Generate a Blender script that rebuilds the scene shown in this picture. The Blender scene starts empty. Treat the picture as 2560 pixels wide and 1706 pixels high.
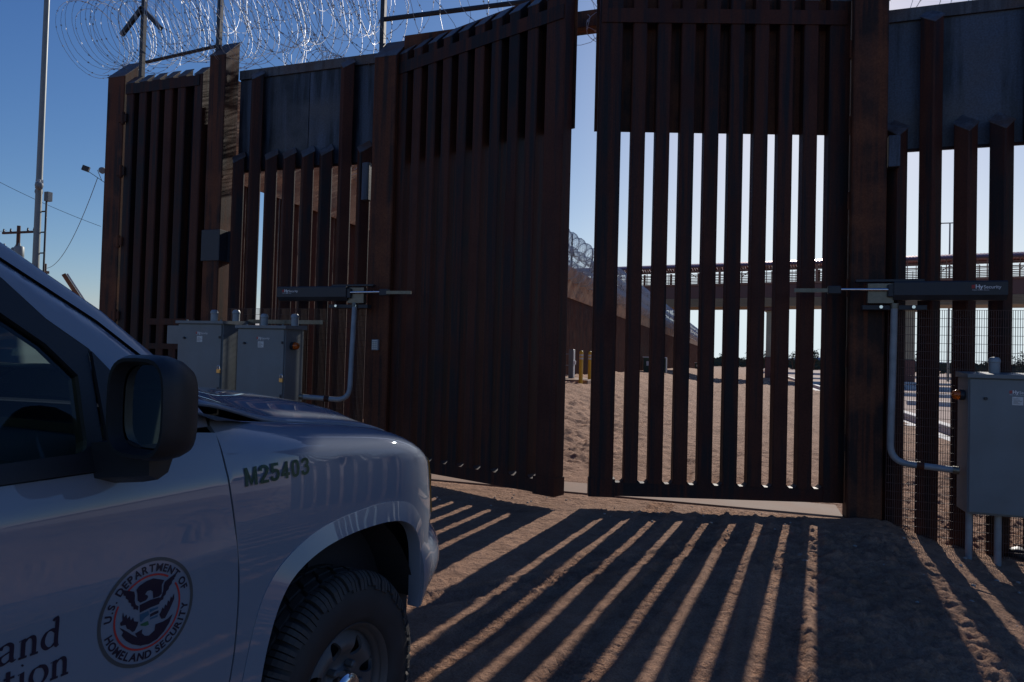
import bpy, bmesh, math, random
import numpy as np
from mathutils import Vector, Matrix, geometry
random.seed(7); rng = np.random.default_rng(7)
PI = math.pi
# ------------------------------------------------------------------ camera, sky, sun, exposure
sc = bpy.context.scene
COL = bpy.data.collections.new("scene"); sc.collection.children.link(COL)
YAW, PITCH, ROLL, HCAM = .3246, .0222, .0266, 1.55
CAM = Vector((0, -7.79, HCAM))
fw = Vector((-math.sin(YAW)*math.cos(PITCH), math.cos(YAW)*math.cos(PITCH), math.sin(PITCH)))
r0 = Vector((math.cos(YAW), math.sin(YAW), 0)); u0 = r0.cross(fw)
rt = r0*math.cos(ROLL)+u0*math.sin(ROLL); up = -r0*math.sin(ROLL)+u0*math.cos(ROLL)
cd = bpy.data.cameras.new("camera"); cam = bpy.data.objects.new("camera", cd); COL.objects.link(cam)
M = Matrix((rt, up, -fw)).transposed().to_4x4(); M.translation = CAM
cam.matrix_world = M
cd.sensor_width = 36; cd.lens = 1707/2560*36; cd.clip_start = .05; cd.clip_end = 6000
sc.camera = cam
SUN_AZ, SUN_EL = math.radians(5.8), math.radians(26.1)
SKYC = ((3.18, 1.43, .84), (2.26, 1.19, .96), (1.72, .84, 1.1))
w = bpy.data.worlds.new("World"); sc.world = w; w.use_nodes = True
nt = w.node_tree; nt.nodes.clear()
sky = nt.nodes.new('ShaderNodeTexSky'); sky.sky_type = 'NISHITA'; sky.sun_disc = False
sky.sun_elevation = SUN_EL; sky.sun_rotation = SUN_AZ; sky.altitude = 50; sky.air_density = 1.0; sky.dust_density = .35; sky.ozone_density = 2.5
bg = nt.nodes.new('ShaderNodeBackground'); bg.inputs[1].default_value = .05
# deeper, cooler sky colour: one response curve per channel on the physical sky
sp_ = nt.nodes.new('ShaderNodeSeparateColor'); cb_ = nt.nodes.new('ShaderNodeCombineColor'); nt.links.new(sky.outputs[0], sp_.inputs[0])
for k, (gain, gam, cap) in enumerate(SKYC):
    m0 = nt.nodes.new('ShaderNodeMath'); m0.operation = 'MULTIPLY'; m0.inputs[1].default_value = .047; nt.links.new(sp_.outputs[k], m0.inputs[0])
    m1 = nt.nodes.new('ShaderNodeMath'); m1.operation = 'POWER'; m1.inputs[1].default_value = gam; nt.links.new(m0.outputs[0], m1.inputs[0])
    m2 = nt.nodes.new('ShaderNodeMath'); m2.operation = 'MULTIPLY'; m2.inputs[1].default_value = gain/.05; nt.links.new(m1.outputs[0], m2.inputs[0]); m3 = nt.nodes.new('ShaderNodeMath'); m3.operation = 'SMOOTH_MIN'; m3.inputs[1].default_value = cap/.05; m3.inputs[2].default_value = .25/.05; nt.links.new(m2.outputs[0], m3.inputs[0]); nt.links.new(m3.outputs[0], cb_.inputs[k])
mg = nt.nodes.new('ShaderNodeMath'); mg.operation = 'MULTIPLY'; mg.inputs[1].default_value = 1.06; nt.links.new(cb_.inputs[1].links[0].from_socket, mg.inputs[0])
mb_ = nt.nodes.new('ShaderNodeMath'); mb_.operation = 'MAXIMUM'; nt.links.new(cb_.inputs[2].links[0].from_socket, mb_.inputs[0]); nt.links.new(mg.outputs[0], mb_.inputs[1]); nt.links.new(mb_.outputs[0], cb_.inputs[2])
wo = nt.nodes.new('ShaderNodeOutputWorld'); nt.links.new(cb_.outputs[0], bg.inputs[0]); nt.links.new(bg.outputs[0], wo.inputs[0])
sd = bpy.data.lights.new("sun", 'SUN'); sd.energy = 4.9; sd.angle = math.radians(.53); sd.color = (1, .93, .84)
sun = bpy.data.objects.new("sun", sd); COL.objects.link(sun)
sv = Vector((math.sin(SUN_AZ)*math.cos(SUN_EL), math.cos(SUN_AZ)*math.cos(SUN_EL), math.sin(SUN_EL)))
sun.rotation_euler = sv.to_track_quat('Z', 'Y').to_euler()
vs = sc.view_settings; vs.view_transform = 'Standard'; vs.look = 'None'; vs.gamma = 1; vs.use_curve_mapping = False; vs.exposure = -.2
sc.cycles.max_bounces = 6; sc.cycles.transparent_max_bounces = 12; sc.cycles.caustics_reflective = False; sc.cycles.caustics_refractive = False

# ------------------------------------------------------------------ materials
def newmat(name):
    m = bpy.data.materials.new(name); m.use_nodes = True
    return m, m.node_tree, m.node_tree.nodes['Principled BSDF']
def plain(name, col, rough=.5, metal=0, coat=0, spec=.5, noise=0, nscale=8, emit=None):
    m, t, b = newmat(name); N = t.nodes; L = t.links
    b.inputs['Base Color'].default_value = (*col, 1); b.inputs['Roughness'].default_value = rough
    b.inputs['Metallic'].default_value = metal; b.inputs['Coat Weight'].default_value = coat; b.inputs['Coat Roughness'].default_value = .03
    b.inputs['Specular IOR Level'].default_value = spec
    if noise:
        tc = N.new('ShaderNodeTexCoord'); n = N.new('ShaderNodeTexNoise'); n.inputs['Scale'].default_value = nscale; n.inputs['Detail'].default_value = 6
        L.new(tc.outputs['Object'], n.inputs['Vector'])
        r = N.new('ShaderNodeValToRGB'); r.color_ramp.elements[0].position = .3; r.color_ramp.elements[1].position = .72
        r.color_ramp.elements[0].color = (*[c*(1-noise) for c in col], 1); r.color_ramp.elements[1].color = (*[min(1, c*(1+noise)) for c in col], 1)
        L.new(n.outputs['Fac'], r.inputs[0]); L.new(r.outputs[0], b.inputs['Base Color'])
        mr = N.new('ShaderNodeMapRange'); mr.inputs[3].default_value = max(.05, rough-.12); mr.inputs[4].default_value = min(1, rough+.15)
        L.new(n.outputs['Fac'], mr.inputs[0]); L.new(mr.outputs[0], b.inputs['Roughness'])
    return m
def rust(name, a, b_, c, rough=.62, streak=(14, 14, .5), blotch=2.2, metal=.0):
    """weathering steel: vertical streaks between rust tones and grey mill scale, blotches, fine speckle, scratches"""
    m, t, b = newmat(name); N = t.nodes; L = t.links
    geo = N.new('ShaderNodeNewGeometry')
    mp = N.new('ShaderNodeMapping'); mp.inputs['Scale'].default_value = streak; L.new(geo.outputs['Position'], mp.inputs['Vector'])
    n1 = N.new('ShaderNodeTexNoise'); n1.inputs['Scale'].default_value = 1; n1.inputs['Detail'].default_value = 7; n1.inputs['Roughness'].default_value = .62; L.new(mp.outputs[0], n1.inputs['Vector'])
    n2 = N.new('ShaderNodeTexNoise'); n2.inputs['Scale'].default_value = blotch; n2.inputs['Detail'].default_value = 5; L.new(geo.outputs['Position'], n2.inputs['Vector'])
    n3 = N.new('ShaderNodeTexNoise'); n3.inputs['Scale'].default_value = 60; n3.inputs['Detail'].default_value = 3; L.new(geo.outputs['Position'], n3.inputs['Vector'])
    oi = N.new('ShaderNodeObjectInfo')
    add = N.new('ShaderNodeMath'); add.operation = 'ADD'; L.new(n1.outputs['Fac'], add.inputs[0])
    mu = N.new('ShaderNodeMath'); mu.operation = 'MULTIPLY_ADD'; mu.inputs[1].default_value = .16; mu.inputs[2].default_value = -.08; L.new(oi.outputs['Random'], mu.inputs[0]); L.new(mu.outputs[0], add.inputs[1])
    r1 = N.new('ShaderNodeValToRGB'); e = r1.color_ramp.elements
    e[0].position = .42; e[0].color = (*b_, 1); e[1].position = .57; e[1].color = (*a, 1); L.new(add.outputs[0], r1.inputs[0])
    r2 = N.new('ShaderNodeValToRGB'); r2.color_ramp.elements[0].position = .46; r2.color_ramp.elements[1].position = .68; L.new(n2.outputs['Fac'], r2.inputs[0])
    mx = N.new('ShaderNodeMix'); mx.data_type = 'RGBA'; L.new(r2.outputs[0], mx.inputs[0]); L.new(r1.outputs[0], mx.inputs[6]); mx.inputs[7].default_value = (*c, 1)
    mx2 = N.new('ShaderNodeMix'); mx2.data_type = 'RGBA'; mx2.blend_type = 'MULTIPLY'; mx2.inputs[0].default_value = .6
    r3 = N.new('ShaderNodeValToRGB'); r3.color_ramp.elements[0].position = .3; r3.color_ramp.elements[0].color = (.45, .42, .4, 1); r3.color_ramp.elements[1].position = .65; L.new(n3.outputs['Fac'], r3.inputs[0])
    L.new(mx.outputs[2], mx2.inputs[6]); L.new(r3.outputs[0], mx2.inputs[7]); L.new(mx2.outputs[2], b.inputs['Base Color'])
    mr = N.new('ShaderNodeMapRange'); mr.inputs[3].default_value = rough-.15; mr.inputs[4].default_value = rough+.2; L.new(n1.outputs['Fac'], mr.inputs[0]); L.new(mr.outputs[0], b.inputs['Roughness'])
    bp = N.new('ShaderNodeBump'); bp.inputs['Strength'].default_value = .25; bp.inputs['Distance'].default_value = .004; L.new(n3.outputs['Fac'], bp.inputs['Height']); L.new(bp.outputs[0], b.inputs['Normal'])
    b.inputs['Metallic'].default_value = metal; b.inputs['Specular IOR Level'].default_value = .3
    return m
M_ = {}
M_['rust'] = rust('weathered_steel', (.082, .025, .013), (.015, .012, .014), (.052, .014, .008))
M_['rustpost'] = rust('weathered_post_steel', (.12, .040, .019), (.028, .016, .013), (.17, .060, .026), rough=.7)
M_['plate'] = rust('mill_scale_plate', (.085, .11, .16), (.018, .022, .032), (.10, .10, .11), rough=.45, streak=(5, 5, .35), blotch=1.3)
M_['cap'] = rust('bare_cap_steel', (.12, .13, .15), (.07, .07, .08), (.13, .08, .06), rough=.5)
M_['farplate'] = rust('orange_rust_plate', (.38, .17, .08), (.15, .07, .045), (.36, .18, .09), rough=.75, streak=(1.5, 1.5, 3), blotch=.8)
M_['farbar'] = rust('wall_bollard_steel', (.13, .055, .035), (.08, .045, .035), (.15, .065, .04), rough=.7)
M_['galv'] = plain('galvanised_wire', (.42, .44, .47), .5, .45)
M_['mesh'] = plain('mesh_wire', (.09, .05, .045), .6, .3)
M_['cab'] = plain('grey_enamel', (.15, .18, .195), .42, 0, 0, .5, .16, 2.3)
M_['conduit'] = plain('grey_conduit', (.25, .28, .30), .45, .1, 0, .5, .2, 9)
M_['blacksteel'] = plain('black_powder_coat', (.022, .027, .036), .5, 0, 0, .5, .25, 6)
M_['chrome'] = plain('polished_rod', (.75, .76, .78), .12, 1)
M_['zinc'] = plain('zinc_bracket', (.17, .16, .13), .4, .7, noise=.25, nscale=20)
M_['brass'] = plain('brass', (.6, .38, .14), .35, .9)
M_['orange'] = plain('orange_lens', (.85, .16, .01), .25); M_['orange'].node_tree.nodes['Principled BSDF'].inputs['Transmission Weight'].default_value = .5
M_['white'] = plain('white_print', (.8, .8, .8), .5)
M_['label'] = plain('label_paper', (.62, .64, .62), .5, noise=.12, nscale=60)
M_['redprint'] = plain('red_print', (.5, .03, .03), .5)
M_['blackprint'] = plain('black_print', (.012, .012, .016), .45)
M_['concrete'] = plain('dusty_concrete', (.25, .155, .105), .9, noise=.3, nscale=2.2)
M_['kerb'] = plain('kerb_concrete', (.62, .6, .57), .8, noise=.12, nscale=2)
M_['asphalt'] = plain('pale_tarmac', (.50, .38, .31), 1.0, 0, 0, .1, noise=.15, nscale=.3)
M_['yellow'] = plain('yellow_paint', (.75, .42, .02), .45, noise=.1, nscale=5)
M_['silver'] = plain('silver_tape', (.6, .6, .55), .4)
M_['wood'] = plain('creosoted_wood', (.09, .05, .035), .85, noise=.35, nscale=4)
M_['steelpole'] = plain('grey_pole_steel', (.2, .23, .23), .5, .2, noise=.15, nscale=2)
M_['bridge'] = plain('maroon_bridge_paint', (.10, .038, .034), .45, noise=.12, nscale=.7); M_['roofm'] = plain('maroon_roof_metal', (.34, .16, .17), .3, .7)
M_['bridgelat'] = plain('brown_lattice', (.22, .11, .07), .55)
M_['soffit'] = plain('soffit_concrete', (.28, .22, .15), .8, noise=.15, nscale=.5)
M_['pier'] = plain('pier_concrete', (.34, .31, .22), .85, noise=.15, nscale=.6)
M_['green'] = plain('dark_green_box', (.02, .05, .035), .5)
M_['leaf'] = plain('tree_foliage', (.042, .058, .036), .8, noise=.45, nscale=1.5)
M_['bird'] = plain('feathers', (.04, .04, .045), .8, noise=.3, nscale=30)
M_['stone'] = plain('stone', (.4, .33, .27), .85, noise=.25, nscale=20)
# car
def paintmat():
    m, t, b = newmat('white_vehicle_paint'); N = t.nodes; L = t.links
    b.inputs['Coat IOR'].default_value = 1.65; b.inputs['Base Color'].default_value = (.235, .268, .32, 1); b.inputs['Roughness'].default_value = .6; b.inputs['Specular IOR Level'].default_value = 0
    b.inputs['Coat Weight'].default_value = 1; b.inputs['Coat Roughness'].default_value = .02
    tc = N.new('ShaderNodeTexCoord'); n = N.new('ShaderNodeTexNoise'); n.inputs['Scale'].default_value = 5; n.inputs['Detail'].default_value = 8; L.new(tc.outputs['Object'], n.inputs['Vector'])
    mr = N.new('ShaderNodeMapRange'); mr.inputs[1].default_value = .35; mr.inputs[2].default_value = .75; mr.inputs[3].default_value = .006; mr.inputs[4].default_value = .03
    L.new(n.outputs['Fac'], mr.inputs[0]); L.new(mr.outputs[0], b.inputs['Coat Roughness'])
    return m
M_['paint'] = paintmat()
M_['plastic'] = plain('black_textured_plastic', (.016, .017, .02), .48, noise=.2, nscale=120)
M_['gloss'] = plain('gloss_black_trim', (.012, .012, .014), .15)
M_['dash'] = plain('grey_dashboard', (.11, .14, .155), .6, noise=.1, nscale=150)
M_['dark'] = plain('dark_interior', (.02, .022, .027), .8)
M_['rubber'] = plain('tyre_rubber', (.028, .028, .03), .62, noise=.35, nscale=9)
M_['tread'] = plain('dusty_tread_rubber', (.055, .05, .046), .75, noise=.4, nscale=14)
M_['rim'] = plain('silver_steel_wheel', (.12, .115, .115), .5, .3, noise=.15, nscale=6)
M_['navy'] = plain('navy_decal', (.008, .008, .03), .4)
M_['dgreen'] = plain('green_decal', (.004, .055, .028), .4)
M_['teal'] = plain('teal_decal', (.02, .10, .18), .4)
M_['leafd'] = plain('leaf_green_decal', (.02, .12, .06), .4)
M_['greyring'] = plain('grey_decal', (.07, .08, .085), .4)
M_['amber'] = plain('amber_lens', (.5, .24, .05), .12, coat=1)
M_['lens'] = plain('lamp_lens', (.5, .48, .42), .1, coat=1)
M_['mirror'] = plain('mirror_glass', (.5, .55, .55), .03, 1)
def glassmat(name, tint, refl=1.0):
    m, t, b = newmat(name); N = t.nodes; L = t.links; N.remove(b)
    tr = N.new('ShaderNodeBsdfTransparent'); tr.inputs[0].default_value = (*tint, 1)
    gl = N.new('ShaderNodeBsdfGlossy'); gl.inputs['Roughness'].default_value = .01
    fr = N.new('ShaderNodeFresnel'); fr.inputs[0].default_value = 1.5
    mx = N.new('ShaderNodeMixShader'); L.new(fr.outputs[0], mx.inputs[0]); L.new(tr.outputs[0], mx.inputs[1]); L.new(gl.outputs[0], mx.inputs[2])
    L.new(mx.outputs[0], N['Material Output'].inputs[0]); return m
M_['glass'] = glassmat('tinted_window_glass', (.62, .72, .66))
M_['wshield'] = glassmat('windscreen_glass', (.74, .82, .76))

# ------------------------------------------------------------------ mesh helpers
def tag(o, label=None, cat=None, group=None, kind=None):
    if label: o['label'] = label
    if cat: o['category'] = cat
    if group: o['group'] = group
    if kind: o['kind'] = kind
    return o
def empty(name, loc=(0, 0, 0), rz=0, label=None, cat=None, group=None):
    o = bpy.data.objects.new(name, None); o.location = loc; o.rotation_euler = (0, 0, rz); o.empty_display_size = .2
    COL.objects.link(o); return tag(o, label, cat, group)
def link(name, me, mat, parent=None, smooth=False):
    me.materials.clear()
    if mat is not None: me.materials.append(mat)
    o = bpy.data.objects.new(name, me); COL.objects.link(o)
    if parent is not None: o.parent = parent
    if smooth: me.polygons.foreach_set('use_smooth', [True]*len(me.polygons)); me.update()
    return o
class MB:
    def __init__(s): s.v = []; s.f = []
    def add(s, vs_, fs_):
        b = len(s.v); s.v += [tuple(x) for x in vs_]; s.f += [tuple(b+i for i in q) for q in fs_]; return s
    def box(s, x0, x1, y0, y1, z0, z1):
        return s.add([(x0,y0,z0),(x1,y0,z0),(x1,y1,z0),(x0,y1,z0),(x0,y0,z1),(x1,y0,z1),(x1,y1,z1),(x0,y1,z1)],
                     [(3,2,1,0),(4,5,6,7),(0,1,5,4),(1,2,6,5),(2,3,7,6),(3,0,4,7)])
    def rbox(s, x0, x1, y0, y1, z0, z1, c=.01):
        """box with chamfered vertical and horizontal edges"""
        def ring(z, i):
            a, b, d, e = x0+i, x1-i, y0+i, y1-i
            return [(a+c,d,z),(b-c,d,z),(b,d+c,z),(b,e-c,z),(b-c,e,z),(a+c,e,z),(a,e-c,z),(a,d+c,z)]
        vs_ = ring(z0, c*.6)+ring(z0+c*.6, 0)+ring(z1-c*.6, 0)+ring(z1, c*.6)
        fs_ = [tuple(range(7, -1, -1)), tuple(range(24, 32))]
        for k in range(3):
            for i in range(8): fs_.append((k*8+i, k*8+(i+1) % 8, k*8+8+(i+1) % 8, k*8+8+i))
        return s.add(vs_, fs_)
    def prism(s, poly, z0, z1):
        """poly xy, z0/z1 numbers or functions of (x,y)"""
        n = len(poly); f0 = z0 if callable(z0) else (lambda x, y: z0); f1 = z1 if callable(z1) else (lambda x, y: z1)
        vs_ = [(x, y, f0(x, y)) for x, y in poly]+[(x, y, f1(x, y)) for x, y in poly]
        return s.add(vs_, [tuple(range(n-1, -1, -1)), tuple(range(n, 2*n))]+[(i, (i+1) % n, n+(i+1) % n, n+i) for i in range(n)])
    def tube(s, pts, r, n=8, caps=True, closed=False):
        P = [Vector(p) for p in pts]; m = len(P); vs_ = []; fs_ = []
        ref = Vector((0, 0, 1)); prev = None
        for i in range(m):
            d = (P[(i+1) % m if closed else min(i+1, m-1)]-P[(i-1) % m if closed else max(i-1, 0)]).normalized()
            if prev is None:
                a = ref if abs(d.z) < .9 else Vector((1, 0, 0)); x = d.cross(a).normalized()
            else:
                x = (prev-d*prev.dot(d)); x = x.normalized() if x.length > 1e-6 else d.orthogonal().normalized()
            prev = x; y = d.cross(x); rr = r[i] if hasattr(r, '__len__') else r
            for k in range(n):
                a = 2*PI*k/n; vs_.append(P[i]+x*(rr*math.cos(a))+y*(rr*math.sin(a)))
        for i in range(m if closed else m-1):
            j = (i+1) % m
            for k in range(n): fs_.append((i*n+k, j*n+k, j*n+(k+1) % n, i*n+(k+1) % n))
        if caps and not closed: fs_ += [tuple(range(n)), tuple(range(m*n-1, (m-1)*n-1, -1))]
        return s.add(vs_, fs_)
    def lathe(s, prof, n=24, M=None, a0=0, a1=2*PI):
        """prof (r,z) spun around z, then M"""
        M = M or Matrix.Identity(4); vs_ = []; fs_ = []; m = len(prof)
        for k in range(n):
            a = a0+(a1-a0)*k/n
            for r, z in prof: vs_.append(M @ Vector((r*math.cos(a), r*math.sin(a), z)))
        for k in range(n):
            for i in range(m-1): fs_.append((k*m+i, ((k+1) % n)*m+i, ((k+1) % n)*m+i+1, k*m+i+1))
        return s.add(vs_, fs_)
    def obox(s, c, ax, ay, az, hx, hy, hz):
        c, ax, ay, az = Vector(c), Vector(ax)*hx, Vector(ay)*hy, Vector(az)*hz
        return s.add([c-ax-ay-az, c+ax-ay-az, c+ax+ay-az, c-ax+ay-az, c-ax-ay+az, c+ax-ay+az, c+ax+ay+az, c-ax+ay+az],
                     [(3,2,1,0),(4,5,6,7),(0,1,5,4),(1,2,6,5),(2,3,7,6),(3,0,4,7)])
    def mesh(s, name='m'):
        me = bpy.data.meshes.new(name); me.from_pydata(s.v, [], s.f); me.validate(); me.update(); return me
    def build(s, name, mat, parent=None, smooth=False): return link(name, s.mesh(name), mat, parent, smooth)
def autosmooth(o, ang=40):
    me = o.data; bm = bmesh.new(); bm.from_mesh(me); bmesh.ops.remove_doubles(bm, verts=bm.verts, dist=1e-5)
    bmesh.ops.recalc_face_normals(bm, faces=bm.faces)
    for f in bm.faces: f.smooth = True
    for e in bm.edges:
        if len(e.link_faces) != 2 or e.calc_face_angle(0) > math.radians(ang): e.smooth = False
    bm.to_mesh(me); bm.free(); me.update(); return o
def textmesh(body, size, bold=0.0, align='LEFT'):
    cu = bpy.data.curves.new('t', 'FONT'); cu.body = body; cu.size = size; cu.offset = bold; cu.align_x = align; cu.resolution_u = 4
    o = bpy.data.objects.new('t', cu); COL.objects.link(o)
    dg = bpy.context.evaluated_depsgraph_get(); dg.update()
    me = bpy.data.meshes.new_from_object(o.evaluated_get(dg)); v = [tuple(p.co) for p in me.vertices]; f = [tuple(p.vertices) for p in me.polygons]
    bpy.data.objects.remove(o); bpy.data.curves.remove(cu); bpy.data.meshes.remove(me); return v, f
def on_front(mb, v, f, x, y, z):      # text facing -Y
    mb.add([(x+a, y, z+b) for a, b, _ in v], f)

# ------------------------------------------------------------------ ground
def vnoise(x, y, seed=0):
    xi = np.floor(x).astype(np.int64); yi = np.floor(y).astype(np.int64); fx = x-xi; fy = y-yi
    fx = fx*fx*(3-2*fx); fy = fy*fy*(3-2*fy)
    def h(a, b):
        n = (a*374761393+b*668265263+seed*974634777) & 0x7fffffff; n = ((n ^ (n >> 13))*1274126177) & 0x7fffffff
        return ((n ^ (n >> 16)) & 0xffff)/65535.
    return (h(xi, yi)*(1-fx)+h(xi+1, yi)*fx)*(1-fy)+(h(xi, yi+1)*(1-fx)+h(xi+1, yi+1)*fx)*fy-.5
def ss(a, b, x): t = np.clip((x-a)/(b-a), 0, 1); return t*t*(3-2*t)
def fbm(x, y, o=4, seed=0):
    s = 0; a = 1.
    for i in range(o): s = s+a*vnoise(x, y, seed+i*17); x = x*2.03+5; y = y*2.03+9; a *= .5
    return s
def ground_base(X, Y):
    right = -.26*ss(1.0, 2.4, X)*(1-ss(2.5, 6, Y))*ss(-5, -.6, Y)
    berm = .62*ss(-2.2, -6.4, X)*ss(2.2, 8, Y)*(1-ss(70, 140, Y))
    berm = berm+.1*ss(-6.6, -7.2, X)*ss(3, 9, Y)*(1-ss(70, 140, Y))
    left = .0*X
    return right+berm+left
TRACKS = [([(-.75, 3.0), (-.72, .8), (-.85, -1.5), (-1.25, -3.6), (-1.9, -6.5)], .14), ([(-.25, 3.0), (-.2, .8), (-.3, -1.5), (-.6, -3.6), (-1.1, -6.5)], .14),
          ([(-.05, 2.0), (.05, .3), (-.05, -2), (-.2, -4.5), (-.3, -7.5)], .13), ([(.45, 2.5), (.5, 0), (.35, -2), (.2, -4.2), (.1, -7)], .14),
          ([(.3, -.9), (-.4, -2.0), (-1.2, -3.1), (-2.2, -4.2)], .12)]
def ground_detail(X, Y):
    near = 1-ss(9, 22, np.hypot(X, Y+3))
    z = .010*fbm(X*1.3, Y*1.3, 4, 3)*near+.006*fbm(X*9, Y*9, 3, 5)*near
    fine = .008*vnoise(X*26, Y*26, 8)+.006*vnoise(X*50, Y*50, 9)
    # churned rough soil on the right and in front of the hinge post
    rough = ss(-.1, .7, X+.5*vnoise(X*1.5, Y*1.5, 4))*ss(-.3, -1.0, Y)+ss(1.1, 1.6, X)
    rough = np.clip(rough, 0, 1)*(1-ss(3, 7, Y))*(1-.6*ss(1.2, 1.7, X)*ss(.6, -.6, Y))
    cl = np.abs(vnoise(X*8, Y*8, 11))+.75*np.abs(vnoise(X*17, Y*17, 12))+.55*np.abs(vnoise(X*34, Y*34, 13))
    z = z+fine+rough*(.085*cl-.02+.03*vnoise(X*3, Y*3, 14))
    far = ss(.9, 2.2, Y)*(1-ss(30, 50, Y))
    cl2 = np.abs(vnoise(X*3.1, Y*2.6, 41))+.7*np.abs(vnoise(X*7.3, Y*6.1, 42))+.5*np.abs(vnoise(X*14, Y*12, 43))
    z = z+far*(.06*fbm(X*1.1, Y*.9, 4, 21)+(.05+.10*ss(-.8, -3.0, X))*cl2)
    for pts, hw in TRACKS:
        for (x0, y0), (x1, y1) in zip(pts[:-1], pts[1:]):
            dx, dy = x1-x0, y1-y0; L = math.hypot(dx, dy)
            t = ((X-x0)*dx+(Y-y0)*dy)/L; d = ((X-x0)*dy-(Y-y0)*dx)/L
            m = (t >= 0) & (t < L) & (np.abs(d) < hw+.05)
            edge = np.exp(-((np.abs(d)-hw-.015)/.022)**2)*.012
            ins = (1-ss(hw-.02, hw, np.abs(d)))
            ph = t/.052; lug = np.where(np.abs(d) > hw*.5, np.sin(2*PI*(ph+np.abs(d)*3)), np.sin(2*PI*(ph*1+.5+np.sign(d)*.25+np.abs(d)*5)))
            tread = -.012+.010*np.clip(lug*2.2, -1, 1)
            z = z+np.where(m, edge+ins*tread*(.65+.5*vnoise(X*2, Y*2, 31)), 0)
    # lane ruts far beyond the gate
    for xc in (-3.2, -1.6, .2, 1.9, 3.4):
        c = xc+.25*np.sin(Y*.11+xc); z = z-.03*np.exp(-((X-c)/.16)**2)*ss(2, 4, Y)*(1-ss(60, 100, Y))
        z = z+.025*np.exp(-((np.abs(X-c)-.28)/.08)**2)*ss(2, 4, Y)*(1-ss(60, 100, Y))
    for px0, py0, r0_, h0_ in ((1.2, -.28, .45, .05), (1.45, -.2, .3, .035), (1.77, -.2, .3, .03), (2.07, -.2, .3, .035), (2.38, -.2, .3, .03), (-4.4, -.3, .4, .05)):
        z = z+h0_*np.exp(-((X-px0)**2+(Y-py0)**2)/(r0_*.5)**2)*(1+.5*vnoise(X*12, Y*12, 51))
    slab = ss(-4.55, -4.45, X)*(1-ss(1.02, 1.12, X))*ss(-.22, -.12, Y)*(1-ss(.56, .66, Y))
    z = z*(1-slab)-.012*slab
    kerbside = ss(4.2, 4.6, X)*ss(3, 9, Y); z = z*(1-kerbside)-.05*kerbside
    return z
def grid_lines(lo, hi, step, far_lo, far_hi, g, mid):
    a = list(np.arange(lo, hi, step)); s = step; x = a[-1]
    up_ = []
    while x < far_hi: s *= g if x < mid else 1.1; x += s; up_.append(x)
    s = step; x = lo; dn = []
    while x > far_lo: s *= g if x > -9 else 1.1; x -= s; dn.append(x)
    return np.array(dn[::-1]+a+up_)
gx = grid_lines(-2.6, 3.0, .018, -1500, 1500, 1.016, 9)
gy = grid_lines(-6.4, .6, .02, -300, 2500, 1.012, 42)
GX, GY = np.meshgrid(gx, gy); Z = ground_base(GX, GY)+ground_detail(GX, GY)
nx, ny = len(gx), len(gy)
me = bpy.data.meshes.new('ground'); V = np.stack([GX, GY, Z], -1).reshape(-1, 3).astype(np.float32)
me.vertices.add(len(V)); me.vertices.foreach_set('co', V.ravel())
ii = np.arange((ny-1)*(nx-1)); r_ = ii//(nx-1); c_ = ii % (nx-1); a_ = r_*nx+c_
Q = np.stack([a_, a_+1, a_+nx+1, a_+nx], -1).astype(np.int32)
me.loops.add(Q.size); me.loops.foreach_set('vertex_index', Q.ravel()); me.polygons.add(len(Q))
me.polygons.foreach_set('loop_start', (np.arange(len(Q))*4).astype(np.int32)); me.polygons.foreach_set('loop_total', np.full(len(Q), 4, np.int32))
me.polygons.foreach_set('use_smooth', [True]*len(Q)); me.update(); me.validate()
def soil():
    m, t, b = newmat('desert_soil'); N = t.nodes; L = t.links
    g = N.new('ShaderNodeNewGeometry')
    def noise(sc_, d=6, r=.6):
        n = N.new('ShaderNodeTexNoise'); n.inputs['Scale'].default_value = sc_; n.inputs['Detail'].default_value = d; n.inputs['Roughness'].default_value = r; L.new(g.outputs['Position'], n.inputs['Vector']); return n
    n1 = noise(.7); n2 = noise(7, 8, .7); n3 = noise(90, 4, .7)
    r = N.new('ShaderNodeValToRGB'); e = r.color_ramp.elements; e[0].position = .36; e[0].color = (.27, .145, .088, 1); e[1].position = .66; e[1].color = (.54, .32, .205, 1)
    ad = N.new('ShaderNodeMath'); ad.operation = 'MULTIPLY_ADD'; ad.inputs[1].default_value = .5; L.new(n2.outputs['Fac'], ad.inputs[0])
    h = N.new('ShaderNodeMath'); h.operation = 'MULTIPLY'; h.inputs[1].default_value = .5; L.new(n1.outputs['Fac'], h.inputs[0]); L.new(h.outputs[0], ad.inputs[2]); L.new(ad.outputs[0], r.inputs[0])
    r2 = N.new('ShaderNodeValToRGB'); r2.color_ramp.elements[0].position = .3; r2.color_ramp.elements[0].color = (.5, .46, .43, 1); r2.color_ramp.elements[1].position = .6; L.new(n3.outputs['Fac'], r2.inputs[0])
    mx = N.new('ShaderNodeMix'); mx.data_type = 'RGBA'; mx.blend_type = 'MULTIPLY'; mx.inputs[0].default_value = .8; L.new(r.outputs[0], mx.inputs[6]); L.new(r2.outputs[0], mx.inputs[7])
    L.new(mx.outputs[2], b.inputs['Base Color']); b.inputs['Roughness'].default_value = .95; b.inputs['Specular IOR Level'].default_value = .2
    bp = N.new('ShaderNodeBump'); bp.inputs['Strength'].default_value = .6; bp.inputs['Distance'].default_value = .01; L.new(n3.outputs['Fac'], bp.inputs['Height'])
    bp2 = N.new('ShaderNodeBump'); bp2.inputs['Strength'].default_value = .7; bp2.inputs['Distance'].default_value = .09; L.new(n2.outputs['Fac'], bp2.inputs['Height']); L.new(bp.outputs[0], bp2.inputs['Normal']); L.new(bp2.outputs[0], b.inputs['Normal'])
    return m
ground = link('ground', me, soil()); tag(ground, kind='structure')
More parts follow.
